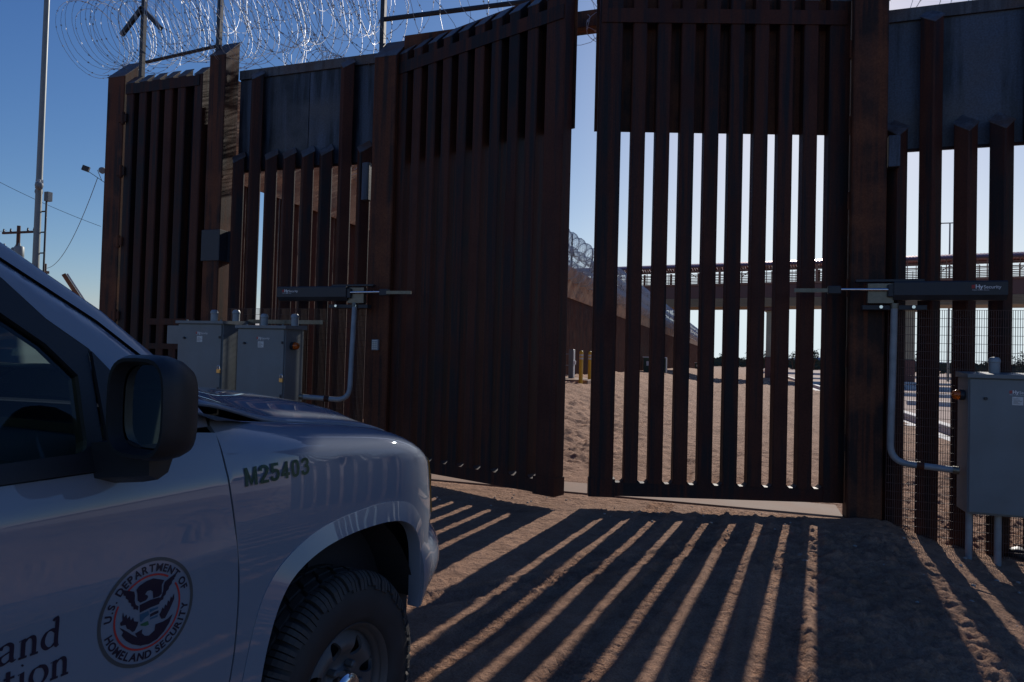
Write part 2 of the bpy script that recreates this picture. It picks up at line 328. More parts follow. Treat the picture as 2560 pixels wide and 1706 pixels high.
def gz(x, y): return float(ground_base(np.array([x*1.]), np.array([y*1.]))[0])
# concrete threshold of the gate
mb = MB(); mb.rbox(-4.45, 1.02, -.06, .56, -.3, .004, .015); tag(mb.build('threshold_slab', M_['concrete']), kind='structure')
# kerb and tarmac beyond, to the right
mb = MB(); mb.box(4.95, 60, 6, 190, -.4, -.012); tag(mb.build('car_park_tarmac', M_['asphalt']), kind='structure')
mb = MB(); mb.rbox(4.7, 4.95, 5, 150, -.4, .16, .02); mb.rbox(4.15, 4.45, 7, 40, -.4, .02, .02); tag(mb.build('kerb', M_['kerb']), kind='structure')

mb = MB(); mb.box(-14, 70, -160, -9.6, -.4, .05); tag(mb.build('bounce_blocker_sheet', plain('asphalt', (.05, .05, .052), .85, noise=.2, nscale=4)), kind='structure')  # unseen asphalt-dark sheet behind the camera, added to cut sunlit ground bounce
# ------------------------------------------------------------------ bollards
def tube_poly(w_, diamond, ch=.012, cx=0, cy=0):
    h = w_/2; p = [(-h+ch, -h), (h-ch, -h), (h, -h+ch), (h, h-ch), (h-ch, h), (-h+ch, h), (-h, h-ch), (-h, -h+ch)]
    if diamond: c = math.sqrt(.5); p = [(c*(x-y), c*(x+y)) for x, y in p]
    return [(x+cx, y+cy) for x, y in p]
def bollard_mesh(w_, z0, zf, slope, diamond):
    """square steel tube, slanted top low towards -y; returns tube mesh"""
    p = tube_poly(w_, diamond); ymin = min(y for x, y in p)
    return MB().prism(p, z0, lambda x, y: zf+(y-ymin)*slope).mesh('bollard')
def cap_mesh(w_, zf, slope, diamond):
    p = tube_poly(w_+.012, diamond, .004); p0 = tube_poly(w_, diamond); ymin = min(y for x, y in p0)
    return MB().prism(p, lambda x, y: zf+(y-ymin)*slope+.001, lambda x, y: zf+(y-ymin)*slope+.011).mesh('cap')
def bars(parent, xs, w_, z0, zf, slope, diamond, y=0, mat='rust', caps=True, name='bollard'):
    me_ = bollard_mesh(w_, z0, zf, slope, diamond); me_.materials.append(M_[mat])
    mc = cap_mesh(w_, zf, slope, diamond); mc.materials.append(M_['cap'])
    for x in xs:
        o = bpy.data.objects.new(name, me_); COL.objects.link(o); o.parent = parent; o.location = (x, y, 0)
        if caps:
            c = bpy.data.objects.new('cap', mc); COL.objects.link(c); c.parent = o
def sheared_plate(mb, x0, x1, y0, y1, z0, z1): mb.box(x0, x1, y0, y1, z0, z1)
def wire_mesh(x0, x1, z0, z1, y, pitch=.0195, zp=.0815, parent=None, zoff=None):
    mb = MB(); n = int((x1-x0)/pitch)
    for i in range(n+1):
        x = x0+i*pitch; zb = z0 if zoff is None else zoff(x); mb.box(x-.0021, x+.0021, y-.0021, y+.0021, zb, z1)
    z = z1
    while z > z0: mb.box(x0, x1, y-.006, y-.0022, z-.0021, z+.0021); z -= zp
    return mb.build('wire_mesh', M_['mesh'], parent)

def fixed_fence(name, label, short, tall, zs_front, zt, zplate_bot, zplate_top, x0, x1, zb, plate_x):
    e = empty(name, (x0, 0, zb), 0, label, 'fence')
    L_ = lambda xs: [x-x0 for x in xs]
    bars(e, L_(short), .152, -.4, zs_front-zb, 1.0, True)
    bars(e, L_(tall), .152, -.4, zt-zb, 1.0, True)
    mb = MB()
    xs = np.linspace(plate_x[0], plate_x[1], 5)
    for a, b_ in zip(xs[:-1], xs[1:]): mb.box(a-x0+.001, b_-x0+.012, .11+.003*(int(a*50)%2), .118+.003*(int(a*50)%2), zplate_bot-zb, zplate_top-.02-zb)
    mb.build('anti_climb_plate', M_['plate'], e)
    mb = MB(); mb.box(plate_x[0]-x0, plate_x[1]-x0, .085, .135, zplate_top-.13-zb, zplate_top-zb-.001); mb.build('top_channel', M_['cap'], e)
    mb = MB(); mb.box(plate_x[0]-x0, plate_x[1]-x0, .098, .13, zplate_bot-.03-zb, zplate_bot-zb-.001); mb.build('lower_channel', M_['rust'], e)
    return e
fl = fixed_fence('steel_fence', 'rusty bollard fence with blue grey top plate, left of the double gate behind cabinets',
    [-6.84, -6.285, -5.986, -5.686, -5.392, -4.803], [-6.56, -5.097], 4.18, 5.34, 4.12, 5.57, -6.9, -4.6, 0, (-6.955, -4.6))
fl.location.y = .12
wire_mesh(.1, 2.32, 0, 2.11, -.155, parent=fl)
rb = [1.46]+[2.07+.304*i for i in range(0, 2)]+[2.98+.304*i for i in range(0, 3)]+[4.2, 4.5, 4.8, 5.1, 5.7, 6.0]
fr = fixed_fence('steel_fence', 'rusty bollard fence with dark top plate, right of the double gate',
    rb, [1.765, 2.68+.0, 3.9, 5.4], 3.88, 5.0, 3.79, 5.25, 1.38, 6.2, 0, (1.38, 6.2))
wire_mesh(0, 3.2, -.3, 2.11, -.155, parent=fr)
bx = MB(); bx.rbox(-.02, .085, -.17, -.06, 3.545, 3.86, .006); bx.build('joint_plate', M_['plate'], fr)
bx = MB(); bx.rbox(2.17, 2.275, -.17, -.06, 3.53, 4.02, .006); bx.build('joint_plate', M_['plate'], fl)

# ------------------------------------------------------------------ gate posts
def gate_post(x, zf, label, w_=.32, y=-.0, cat='gate post', slope=1.0, zb=-.2, wdg=False):
    e = empty('gate_post', (x, y, zb), 0, label, cat)
    me_ = bollard_mesh(w_, -.3, zf-zb, slope, False); link('shaft', me_, M_['rustpost'], e)
    link('slanted_cap', cap_mesh(w_, zf-zb, slope, False), M_['cap'], e)
    return e
gpl = gate_post(-4.37, 5.33, 'rusty square gate post carrying the opened left gate leaf, with a keypad on it')
gpr = gate_post(1.19, 5.30, 'rusty square gate post carrying the right gate leaf, beside the bare fence on the right')
hdr = MB(); hdr.rbox(-4.2, 1.02, .0, .2, 5.45, 5.65, .012); tag(hdr.build('overhead_beam', M_['rustpost']), 'brown steel beam crossing above the gap between the two gate leaves', 'beam')
# ------------------------------------------------------------------ double gate leaves
def leaf(loc, ang, flip, label):
    """u along local x (0 at hinge), front side is -y when flip=1"""
    e = empty('gate_leaf', (loc[0], loc[1], 0), ang, label, 'gate', 'leaves of the double steel gate')
    f = flip; w_ = .178 if f > 0 else .125; ZB, ZT = .125, 5.5
    def bar(lo, wid, name='bar', zf=5.36):
        c = .01
        p = [(lo+c, 0), (lo+wid-c, 0), (lo+wid, c), (lo+wid, w_-c), (lo+wid-c, w_), (lo+c, w_), (lo, w_-c), (lo, c)]
        if f < 0: p = [(x, -y) for x, y in p][::-1]
        mb = MB().prism(p, ZB+.14 if name == 'bar' else ZB, lambda x, y: zf+abs(y)*1.0); o = mb.build(name, M_['rust'], e)
        q = [(lo-.004, -.004), (lo+wid+.004, -.004), (lo+wid+.004, w_), (lo-.004, w_)]
        if f < 0: q = [(x, -y) for x, y in q][::-1]
        MB().prism(q, lambda x, y: zf+y*f+.001, lambda x, y: zf+y*f+.010).build('cap', M_['cap'], o)
    for k in range(8): bar(.218+.2555*k, .148)
    bar(-.085 if f > 0 else -.112, .19 if f > 0 else .215, 'hinge_stile'); bar(2.262, .245, 'free_stile')
    def B(name, x0, x1, y0, y1, z0, z1, mat='rust'):
        if f < 0: y0, y1 = -y1, -y0
        mb = MB(); mb.box(x0, x1, y0, y1, z0, z1); return mb.build(name, M_[mat], e)
    # bottom rail with gussets in the slot corners
    mb = MB(); y0, y1 = (0.004, w_-.004) if f > 0 else (-w_+.004, -.004)
    mb.box(.105, 2.262, y0, y1, ZB, ZB+.139)
    for k in range(9):
        a = .218+.2555*k if k < 8 else 2.262; b_ = a-.1075
        for s_ in (0, 1):
            x_ = a if s_ else b_; d = -.03 if s_ else .03
            z_ = ZB+.139; vv = [(x_, y0+.004, z_), (x_+d, y0+.004, z_), (x_, y0+.004, z_+.03), (x_, y1-.004, z_), (x_+d, y1-.004, z_), (x_, y1-.004, z_+.03)]
            mb.add(vv, [(0, 1, 2), (5, 4, 3), (0, 3, 4, 1), (1, 4, 5, 2), (2, 5, 3, 0)])
    mb.build('bottom_rail', M_['rust'], e)
    B('shoe_plate', 2.24, 2.515, -.006, w_+.004, .11, .3)
    B('top_rail', -.07, 2.49, -.012, -.001, 5.105, 5.255)
    B('backing_plate', -.03, 2.535, w_+.003, w_+.012, 3.985, 5.52, 'rustpost')
    B('backing_rail', -.03, 2.535, w_+.012, w_+.06, 5.4, 5.56, 'rustpost')
    for z in (.75, 1.62, 2.35, 3.26, 4.05, 4.85):
        mb = MB(); yy = .01*f
        mb.tube([(-.125, yy, z-.09), (-.125, yy, z+.09)], .028, 10); mb.box(-.2, -.06, min(yy, yy+.03*f), max(yy, yy+.03*f), z-.07, z+.07)
        autosmooth(mb.build('hinge', M_['rustpost'], e))
    return e
d = Vector((-1.79+4.17, -.83-.02)); leafL = leaf((-4.17, -.10), math.atan2(-.85, 2.38), 1, 'left leaf of the double gate, swung well open towards the camera behind the white vehicle')
leafR = leaf((.92, -.02), math.atan2(-.73, -2.41), -1, 'right leaf of the double gate, bright slots of sky between its bars')
# ------------------------------------------------------------------ narrow gate assembly at the far left
p1 = gate_post(-9.01, 5.60, 'sunlit orange brown square post at the far left end of the fence', .34, .12)
p2 = gate_post(-7.125, 5.71, 'big square post with a broad sunlit right side, beside the narrow barred gate', .285, .09)
mb = MB(); mb.rbox(-.16, .16, -.16, .10, 2.98, 3.42, .008); mb.build('collar', M_['blacksteel'], p2)
mb = MB(); mb.box(.161, .25, .0, .09, 2.98, 3.42); mb.build('collar_tab', M_['blacksteel'], p2)
ng = empty('narrow_gate', (-8.80, -.05, .1), 0, 'narrow tall barred gate between the two big posts left of the cabinets', 'gate')
xs6 = [-8.446, -8.21, -7.978, -7.74, -7.51]
bars(ng, [(x+8.52)*1.0334 for x in xs6], .147, .12, 5.375, 1.0, False, y=.071, name='bar')
bars(ng, [(-7.19+8.52-.07)*1.0334+.045], .148, .12, 5.375, 1.0, False, y=.071, name='bar')
for (z0, z1, x0, x1, nm) in ((5.21, 5.36, 0, 1.375, 'top_rail'), (1.77, 1.86, .57, 1.45, 'middle_rail'), (1.42, 1.5, .62, 1.45, 'middle_rail'), (0, .14, 0, 1.45, 'bottom_rail')):
    mb = MB(); mb.box(x0, x1, -.014, -.002, z0, z1); mb.build(nm, M_['rust'], ng)
mb = MB(); mb.box(.97, 1.3, -.02, -.015, 1.5, 1.76); mb.build('lock_plate', M_['cab'], ng)
mb = MB(); mb.box(-.0, 1.355, .155, .165, 0, 5.42); mb.build('backing_plate', M_['blacksteel'], ng)
for z in (1.0, 1.9, 3.0, 4.05, 4.85):
    mb = MB(); mb.tube([(-.02, -.02, z-.09), (-.02, -.02, z+.09)], .028, 10); mb.box(-.1, .05, -.03, 0, z-.06, z+.06); autosmooth(mb.build('hinge', M_['rustpost'], ng))

# ------------------------------------------------------------------ swing gate operators
def logo(parent, x, y, z, wtot, board=False):
    """red block, Hy in bold, Security, small line below; faces -Y. x,z = left top"""
    s = wtot
    if board:
        mb = MB(); mb.box(x-.03*s, x+1.06*s, y+.0006, y+.002, z-.30*s, z+.06*s); mb.build('nameplate', M_['blackprint'], parent)
    mb = MB()
    for k in range(3): mb.add([(x, y-.0004, z-.02*s-.055*s*k), (x+.14*s, y-.0004, z-.055*s*k), (x+.14*s, y-.0004, z-.04*s-.055*s*k), (x, y-.0004, z-.06*s-.055*s*k)], [(3, 2, 1, 0)])
    mb.build('logo_mark', M_['redprint'], parent)
    mb = MB(); v, f = textmesh('Hy', .26*s, .008*s); on_front(mb, v, f, x+.15*s, y-.0005, z-.17*s)
    w1 = max(p[0] for p in v); v, f = textmesh('Security', .215*s, .001*s); on_front(mb, v, f, x+.16*s+w1, y-.0005, z-.17*s)
    v, f = textmesh('Simple. Reliable. Secure.', .07*s, 0); on_front(mb, v, f, x+.02*s, y-.0005, z-.26*s)
    mb.build('logo_lettering', M_['white'], parent)
def elbow(p, q, r_, a):   # helper pts of a quarter bend
    return None
def operator(x, y, sgn, label, L_=.92, cond=None):
    """x = bracket end; body runs to sgn*x"""
    e = empty('gate_operator', (x, y, 2.19), 0, label, 'gate operator', 'swing gate operators')
    def bxx(a, b_, y0, y1, z0, z1, nm, mat, c=.01):
        a, b_ = sorted((a*sgn, b_*sgn)); mb = MB(); mb.rbox(a, b_, y0, y1, z0, z1, c); return mb.build(nm, M_[mat], e)
    # cover is a channel: front face with slanted underside
    a, b_ = sorted((.02*sgn, (L_+.02)*sgn)); mb = MB(); prof = [(-.085, .045), (-.085, .165), (-.075, .178), (.06, .178), (.06, .0), (-.045, .0)]
    n = len(prof); vv = [(a, p, q) for p, q in prof]+[(b_, p, q) for p, q in prof]
    mb.add(vv, [tuple(range(n)), tuple(range(2*n-1, n-1, -1))]+[(i, n+i, n+(i+1) % n, (i+1) % n) for i in range(n)]); autosmooth(mb.build('cover', M_['blacksteel'], e), 20)
    bxx(-.20, .03, -.03, .05, -.03, .165, 'bracket', 'zinc', .004)
    bxx(-.03, .06, -.07, .055, .03, .15, 'end_block', 'blacksteel')
    bxx(-.30, .30, .02, .09, .185, .21, 'mount_plate', 'blacksteel', .004); bxx(-.24, .32, .0, .1, -.09, -.045, 'mount_plate', 'blacksteel', .004)
    for bx_ in (-.08, .2): mb = MB(); mb.tube([(bx_*sgn, -.03, -.065), (bx_*sgn, .01, -.065)], .016, 8); mb.build('bolt', M_['chrome'], e)
    mb = MB(); mb.tube([(.05*sgn, -.05, .10), (-.44*sgn, -.05, .105)], .014, 12); autosmooth(mb.build('piston_rod', M_['chrome'], e))
    mb = MB(); mb.rbox(*sorted((-.56*sgn, -.44*sgn)), -.08, -.01, .06, .14, .01); mb.build('rod_clevis', M_['blacksteel'], e)
    mb = MB(); mb.obox((-.71*sgn, -.07, .095), (sgn, .08 if sgn > 0 else -.08, 0), (0, 1, 0), (0, 0, 1), .16, .012, .019); mb.build('arm_bracket', M_['zinc'], e)
    if sgn > 0: logo(e, .66, -.087, .138, .20)
    else: logo(e, -L_+.06, -.087, .138, .20)
    return e
opR = operator(1.36, -.33, 1, 'black gate operator on the right post, its rod running left to the gate leaf', .93)
opL = operator(-4.66, -.33, -1, 'black gate operator on the left post, its rod running right to the open leaf', 1.02)
def conduit(name, pts, r_, label):
    P = [Vector(p) for p in pts]; out = [P[0]]
    for i in range(1, len(P)-1):
        a, b_, c_ = P[i-1], P[i], P[i+1]; R_ = .17; d0 = (a-b_).normalized(); d1 = (c_-b_).normalized()
        for k in range(9):
            t = k/8; out.append((b_+d0*R_)*(1-t)**2+b_*2*t*(1-t)+(b_+d1*R_)*t*t)
    out.append(P[-1]); e = empty(name, P[0], 0, label, 'conduit', 'conduits of the gate operators'); base = P[0]
    mb = MB(); mb.tube([p-base for p in out], r_, 14); autosmooth(mb.build('pipe', M_['conduit'], e))
    for p, q in ((P[0], P[1]), (P[-1], P[-2])):
        dd = (q-p).normalized(); mb = MB(); mb.tube([p-base, p-base+dd*.05], r_*1.18, 14); autosmooth(mb.build('coupling', M_['zinc'], e))
    q = P[-2]*.55+P[-1]*.45; dd = (P[-1]-P[-2]).normalized(); mb = MB(); mb.tube([q-base-dd*.03, q-base+dd*.03], r_*1.2, 14); autosmooth(mb.build('coupling', M_['rust'], e))
conduit('conduit_pipe', [(1.40, -.33, 2.16), (1.375, -.36, .63), (1.93, -.44, .60)], .031, 'grey conduit bending from the right operator down into the grey cabinet')
conduit('conduit_pipe', [(-4.60, -.33, 2.16), (-4.50, -.55, .96), (-5.10, -.70, .99)], .031, 'grey conduit dropping from the left operator and bending left into a cabinet')

# ------------------------------------------------------------------ cabinets
def cabinet(x, y, z0, z1, wd, dp, label, seam_right=True, beacon=0, legs=None, capx=(.5,), lock=True, rz=0, group='grey operator cabinets'):
    e = empty('cabinet', (x, y, z0), rz, label, 'cabinet', group); h = z1-z0
    mb = MB(); mb.rbox(0, wd, .012, dp, 0, h-.03, .008); mb.build('body', M_['cab'], e)
    mb = MB(); mb.rbox(.006, wd-.008, -.012, .010, .02, h-.045, .005); mb.build('door', M_['cab'], e)
    mb = MB()   # sloped lid with lip
    mb.prism([(-.02, -.035), (wd+.03, -.035), (wd+.03, dp+.02), (-.02, dp+.02)], h-.034, lambda a, b_: h+.0+(.05*(b_+.035))); mb.build('lid', M_['cab'], e)
    mb = MB()
    for a in (.08, wd-.08): mb.tube([(a, .06, h), (a, .06, h+.02)], .012, 8)
    mb.build('lid_bolt', M_['cab'], e)
    for cx_ in capx:
        mb = MB(); cm = Matrix.Translation((cx_, dp*.62, h+.008)); mb.lathe([(0, -.02), (.045, -.02), (.045, .10), (.05, .105), (.05, .125), (.035, .15), (0, .155)], 18, cm); autosmooth(mb.build('breather', M_['conduit'], e))
    logo(e, wd*.42, -.0125, h-.14, .16, True)
    mb = MB(); mb.box(wd*.45, wd*.45+.085, -.0135, -.0124, h-.27, h-.195); mb.build('data_label', M_['label'], e)
    mb = MB(); 
    for q in range(5): mb.box(wd*.45+.008, wd*.45+.045+.03*((q*7) % 3)/2, -.0141, -.0136, h-.215-q*.011, h-.212-q*.011)
    mb.build('label_print', M_['blackprint'], e)
    mb = MB(); mb.rbox(wd-.035, wd-.012, -.03, -.0125, h*.42, h*.46, .003); mb.rbox(wd-.035, wd-.012, -.03, -.0125, h-.22, h-.19, .003); mb.build('latch', M_['blacksteel'], e)
    mb = MB(); mb.tube([(wd*.17, -.0125, h-.22), (wd*.17, -.035, h-.22)], .014, 12); autosmooth(mb.build('key_switch', M_['blacksteel'], e))
    if beacon:
        bxp = wd if beacon > 0 else 0; s_ = beacon
        rot = Matrix.Translation((bxp+s_*.008, dp*.35, h-.24 if s_ > 0 else h-.2)) @ Matrix.Rotation(s_*PI/2, 4, 'Y')
        mb = MB(); mb.lathe([(0, 0), (.05, 0), (.05, .035), (0, .035)], 20, rot); autosmooth(mb.build('beacon_base', M_['blacksteel'], e))
        mb = MB(); mb.lathe([(.044, .036), (.046, .05), (.044, .055), (.046, .06), (.043, .068), (.036, .085), (.02, .095), (0, .098)], 20, rot); autosmooth(mb.build('beacon_lens', M_['orange'], e), 60)
    if legs:
        for lx in legs: mb = MB(); mb.tube([(lx, dp*.4, .01), (lx, dp*.4, -z0-.35)], .03, 12); autosmooth(mb.build('leg', M_['conduit'], e))
    else:
        mb = MB(); mb.rbox(.04, wd-.04, .05, dp-.04, -z0-.05, -.002, .01); mb.build('plinth', M_['concrete'], e)
    return e
c1 = cabinet(-6.905, -.8, .35, 1.895, .70, .42, 'left grey cabinet with its right side striped by sunlight through the mesh', capx=(.33, .68))
c2 = cabinet(-5.965, -.8, .30, 1.845, .70, .38, 'grey cabinet with an orange lamp on its right side, standing next to the striped one', beacon=1, capx=(.2, .66))
c3 = cabinet(1.985, -.50, .22, 1.50, .74, .34, 'grey cabinet on two pipe legs at the right edge, orange lamp on its left', beacon=-1, legs=(.05, .28, .62), capx=(.26,))
def padlock(x, y, z, label):
    e = empty('padlock', (x, y, z), 0, label, 'padlock'); mb = MB(); mb.rbox(-.026, .026, -.011, .011, 0, .05, .004); mb.build('lock_body', M_['brass'], e)
    mb = MB(); mb.tube([(-.017, 0, .05)]+[(-.017*math.cos(a), 0, .075+.02*math.sin(a)) for a in np.linspace(0, PI, 9)]+[(.017, 0, .05)], .0045, 8); autosmooth(mb.build('shackle', M_['chrome'], e))
padlock(-6.215, -.835, 1.24, 'brass padlock on the latch of the cabinet striped by sunlight')
padlock(-5.275, -.835, 1.16, 'brass padlock on the latch of the cabinet with the orange lamp')
# steel ledge behind cabinets
mb = MB(); mb.box(0, 1.15, 0, .12, 0, .012)
for k in range(11): mb.box(.06+k*.1, .09+k*.1, -.004, .0, -.03, .012)
mb.box(0, 1.15, -.002, .004, -.04, .012); o = mb.build('perforated_strut', M_['zinc']); o.location = (-6.2, -.34, 1.93); tag(o, 'horizontal slotted metal strut seen just over the lid of the left cabinets', 'strut')
kp = empty('keypad', (-4.42, -.16, 1.58), 0, 'small silver keypad with number buttons fixed to the left gate post', 'keypad')
mb = MB(); mb.rbox(0, .095, -.045, -.002, 0, .135, .006); mb.build('housing', M_['conduit'], kp)
mb = MB(); mb.box(.012, .083, -.0475, -.0455, .112, .125); mb.build('display', M_['label'], kp)
for r in range(4):
    for c in range(3): mb = MB(); mb.rbox(.014+c*.024, .033+c*.024, -.050, -.0455, .012+r*.024, .031+r*.024, .002); mb.build('button', M_['silver'], kp)

# ------------------------------------------------------------------ razor wire
def coil(x0, x1, y, z, r_, pitch, label, wire=.0033, barb=.14, seg=26, jitter=.12, sag=.05, name='razor_wire', grp='coils of razor wire on the fence', ax='x', barbsz=.011):
    mb = MB(); L_ = x1-x0; n = int(abs(L_)/pitch); pts = []; ph = random.random()*6
    jr = [1+jitter*(random.random()-.5)*2 for _ in range(n+3)]; jx = [(random.random()-.5)*pitch*1.3 for _ in range(n+3)]; jy = [(random.random()-.5)*r_*.22 for _ in range(n+3)]; jz = [(random.random()-.5)*r_*.25 for _ in range(n+3)]
    tot = n*seg
    for i in range(tot+1):
        k = i//seg; t = (i % seg)/seg; a = ph+2*PI*i/seg
        lin = lambda A: A[k]*(1-t)+A[k+1]*t
        rr = r_*lin(jr); X = x0+L_*i/tot+lin(jx)+.25*pitch*math.sin(a*2+k); dy = rr*math.cos(a)+lin(jy); dz = rr*math.sin(a)*(1-.04)+lin(jz)-sag*math.sin(PI*i/tot)
        pts.append((X, y+dy, z+dz) if ax == 'x' else (y+dy, X, z+dz))
    mb.tube(pts, wire, 4)
    if barb:
        acc = 0
        for i in range(1, len(pts)):
            a, b_ = Vector(pts[i-1]), Vector(pts[i]); d_ = b_-a; l = d_.length; dn = d_.normalized(); acc += l
            if acc >= barb:
                acc = 0; m_ = (a+b_)/2; o1 = dn.orthogonal().normalized(); o1.rotate(Matrix.Rotation(random.random()*6.28, 3, dn)); s_ = barbsz
                o2 = dn.cross(o1)*.0008
                vv = [m_+dn*s_*1.4+o1*s_, m_-dn*s_*1.4+o1*s_, m_-dn*s_*1.4-o1*s_, m_+dn*s_*1.4-o1*s_, m_+dn*s_*.5, m_-dn*s_*.5, m_+o1*s_*.35, m_-o1*s_*.35]
                mb.add([p+o2 for p in vv[:4]]+[m_+o2+dn*s_*.4, m_+o2-dn*s_*.4], [(0, 4, 5, 1), (3, 2, 5, 4)])
    o = mb.build(name, M_['galv']); return tag(o, label, 'razor wire', grp)
coil(-9.75, -4.7, .25, 6.42, .50, .15, 'large loose coil of razor wire above the narrow gate and left fence')
coil(-9.85, -7.2, .12, 6.38, .56, .13, 'coil of razor wire bulging past the far left fence post', jitter=.04)
coil(-8.6, -4.9, .15, 6.75, .55, .22, 'upper tangled coil of razor wire over the left posts, cut by the photo top', sag=0)
coil(-7.3, -4.3, .22, 6.2, .62, .2, 'coil of razor wire hanging down to the top of the blue grey plate', jitter=.25)
coil(-7.4, -4.6, .12, 6.15, .45, .26, 'smaller coil of razor wire tangled low behind the big sunlit post', jitter=.3)
coil(-5.0, -.9, .3, 6.35, .62, .5, 'sparse coil of razor wire over the open left gate leaf', jitter=.2)
coil(-4.9, 1.4, .25, 6.1, .6, .8, 'thin sparse coil of razor wire behind the brown overhead beam', jitter=.2)
coil(1.2, 4.5, .25, 5.75, .5, .3, 'coil of razor wire over the fixed fence right of the gate', jitter=.2)
coil(-3.3, -1.2, .1, 5.52, .18, .3, 'short dangling loop of razor wire under the overhead beam', jitter=.4, sag=.1)
# supports
def wire_post(x, z0, z1, label, arms=False):
    e = empty('wire_support', (x, .1, z0), 0, label, 'wire support', 'posts holding the razor wire')
    mb = MB(); mb.box(-.03, .03, -.03, .03, 0, z1-z0); mb.build('post', M_['blacksteel'], e)
    if arms:
        for s_ in (-1, 1): mb = MB(); mb.obox((s_*.19, -.04, z1-z0-.62), (s_*.72, 0, -.69), (0, 1, 0), (.69*s_, 0, .72), .27, .025, .03); mb.build('arm', M_['blacksteel'], e)
wire_post(-8.68, 5.6, 7.1, 'black wire support post with two arms pointing down like an arrow, far left', True)
wire_post(-7.25, 5.6, 7.3, 'plain black wire support post beside the big sunlit post')
wire_post(-4.57, 5.45, 7.4, 'black wire support post above the left gate post, joined to a long rail')
mb = MB(); mb.tube([(-8.6, .1, 5.84), (-7.25, .1, 5.93)], .024, 6); tag(mb.build('wire_rail', M_['blacksteel']), 'short dark rail under the wire above the narrow gate', 'rail')
mb = MB(); mb.tube([(-4.55, .1, 5.955), (-.6, .1, 5.87)], .03, 6); tag(mb.build('wire_rail', M_['blacksteel']), 'long dark rail over the open left gate leaf', 'rail')

# ------------------------------------------------------------------ border wall beyond
WX = -7.2
wl = empty('border_wall', (WX, .34, .5), PI/2, 'long rusty bollard wall running away behind the gate, orange sunlit plate along its top', 'wall')
ys = [0.0, .26, .48]+[1.03+.262*k for k in range(600)]
ys = [y for k, y in enumerate(ys)]
# local x runs away from the camera, local -y faces the lane
mw = MB().prism(tube_poly(.152, True), -.9, 4.9).mesh('wall_bollard'); mw.materials.append(M_['farbar'])
for k, y in enumerate(ys[:100]):
    o = bpy.data.objects.new('bollard', mw); COL.objects.link(o); o.parent = wl; o.location = (y, 0, 0)
mb = MB()
for y in ys[100:]: mb.prism(tube_poly(.152, True, cx=y), -.9, 4.9)
o = mb.build('bollard_run', M_['farbar'], wl); tag(o, kind='stuff')
k = 0; x = -.15
while x < 158:
    w_ = 2.44; mb = MB(); zb_ = 3.48 if x < 6 else 3.62; mb.box(x+.006, x+w_-.006, -.135, -.123, zb_, 4.98+.02*math.sin(k)); 
    if k < 60: mb.build('plate_panel', M_['farplate'], wl)
    k += 1; x += w_
for yo, zo, r_, lb in ((.10, 4.75, .38, 'coil of razor wire hung against the top plate of the far wall'), (.06, 5.35, .42, 'middle coil of razor wire on top of the far wall'), (.0, 6.0, .42, 'uppermost coil of razor wire on the far wall')):
    mb0 = None
    for (a, b_, pt, wr, sg) in ((2, 26, .11, .004, 16), (26, 62, .2, .007, 12), (62, 150, .5, .012, 9)):
        pass
    # one continuous coil whose turns stretch out with distance
    pts = []; yy = 3.0; a = 0
    mb = MB(); 
    for (y0_, y1_, pt, wr, sg) in ((1.8, 26, .085, .0055, 16), (26, 60, .16, .0085, 12), (60, 150, .4, .014, 9)):
        n = int((y1_-y0_)/pt); P = []
        for i in range(n*sg+1):
            a = 2*PI*i/sg; jj = .06*math.sin(i*.37+zo); P.append((WX+yo+.1+(r_+jj)*math.cos(a)*.9, y0_+(y1_-y0_)*i/(n*sg)+.03*math.sin(i*1.7), zo+.5-.0+(r_+jj)*math.sin(a)))
        mb.tube(P, wr, 3)
    tag(mb.build('razor_wire', M_['galv']), lb, 'razor wire', 'coils of razor wire on the far wall')
sup = MB(); sup.box(-.03, .03, -.03, .03, 0, 1.7)
for s_ in (-1, 1): sup.obox((s_*.0, s_*.2, .98), (1, 0, 0), (0, s_*.72, -.69), (0, .69*s_, .72), .03, .27, .03)
sm = sup.mesh('wire_support'); sm.materials.append(M_['blacksteel'])
for k in range(26):
    o = bpy.data.objects.new('wire_support', sm); COL.objects.link(o); o.location = (WX+.05, 4.2+k*4.3, 5.3)
    tag(o, 'dark forked post holding the razor wire on top of the far wall', 'wire support', 'wire support posts on the far wall')
# service cabinet, rack, yellow bollards, pad
def at(px, py, Z): 
    d_ = fw+rt*((px-1280)/1707)-up*((py-853)/1707); t = (Z-CAM.z)/d_.z; return CAM+d_*t
px_, py_ = -6.62, 19.0; zg = .70
mb = MB(); mb.rbox(-6.95, -5.4, 17.2, 20.2, .3, .73, .03); tag(mb.build('equipment_pad', M_['concrete']), 'low concrete pad under the tall grey box and yellow bollards beyond the gate', 'pad')
e = empty('service_box', (-6.5, 18.9, .73), 0, 'tall pale grey electrical box on a pad in front of the far wall', 'electrical box')
mb = MB(); mb.rbox(-.06, .12, -.02, .26, 0, 1.15, .01); mb.build('body', M_['cab'], e)
mb = MB(); mb.rbox(.121, .14, .01, .24, .05, 1.1, .005); mb.build('door', M_['label'], e); mb = MB(); mb.rbox(.14, .2, .1, .18, .55, .7, .01); mb.build('handle', M_['white'], e)
mb = MB()
for z in (.1, .5, .95): mb.box(-.3, -.06, .02, .05, z, z+.03)
mb.box(-.31, -.28, .0, .04, -.1, 1.0); mb.build('rack', M_['conduit'], e)
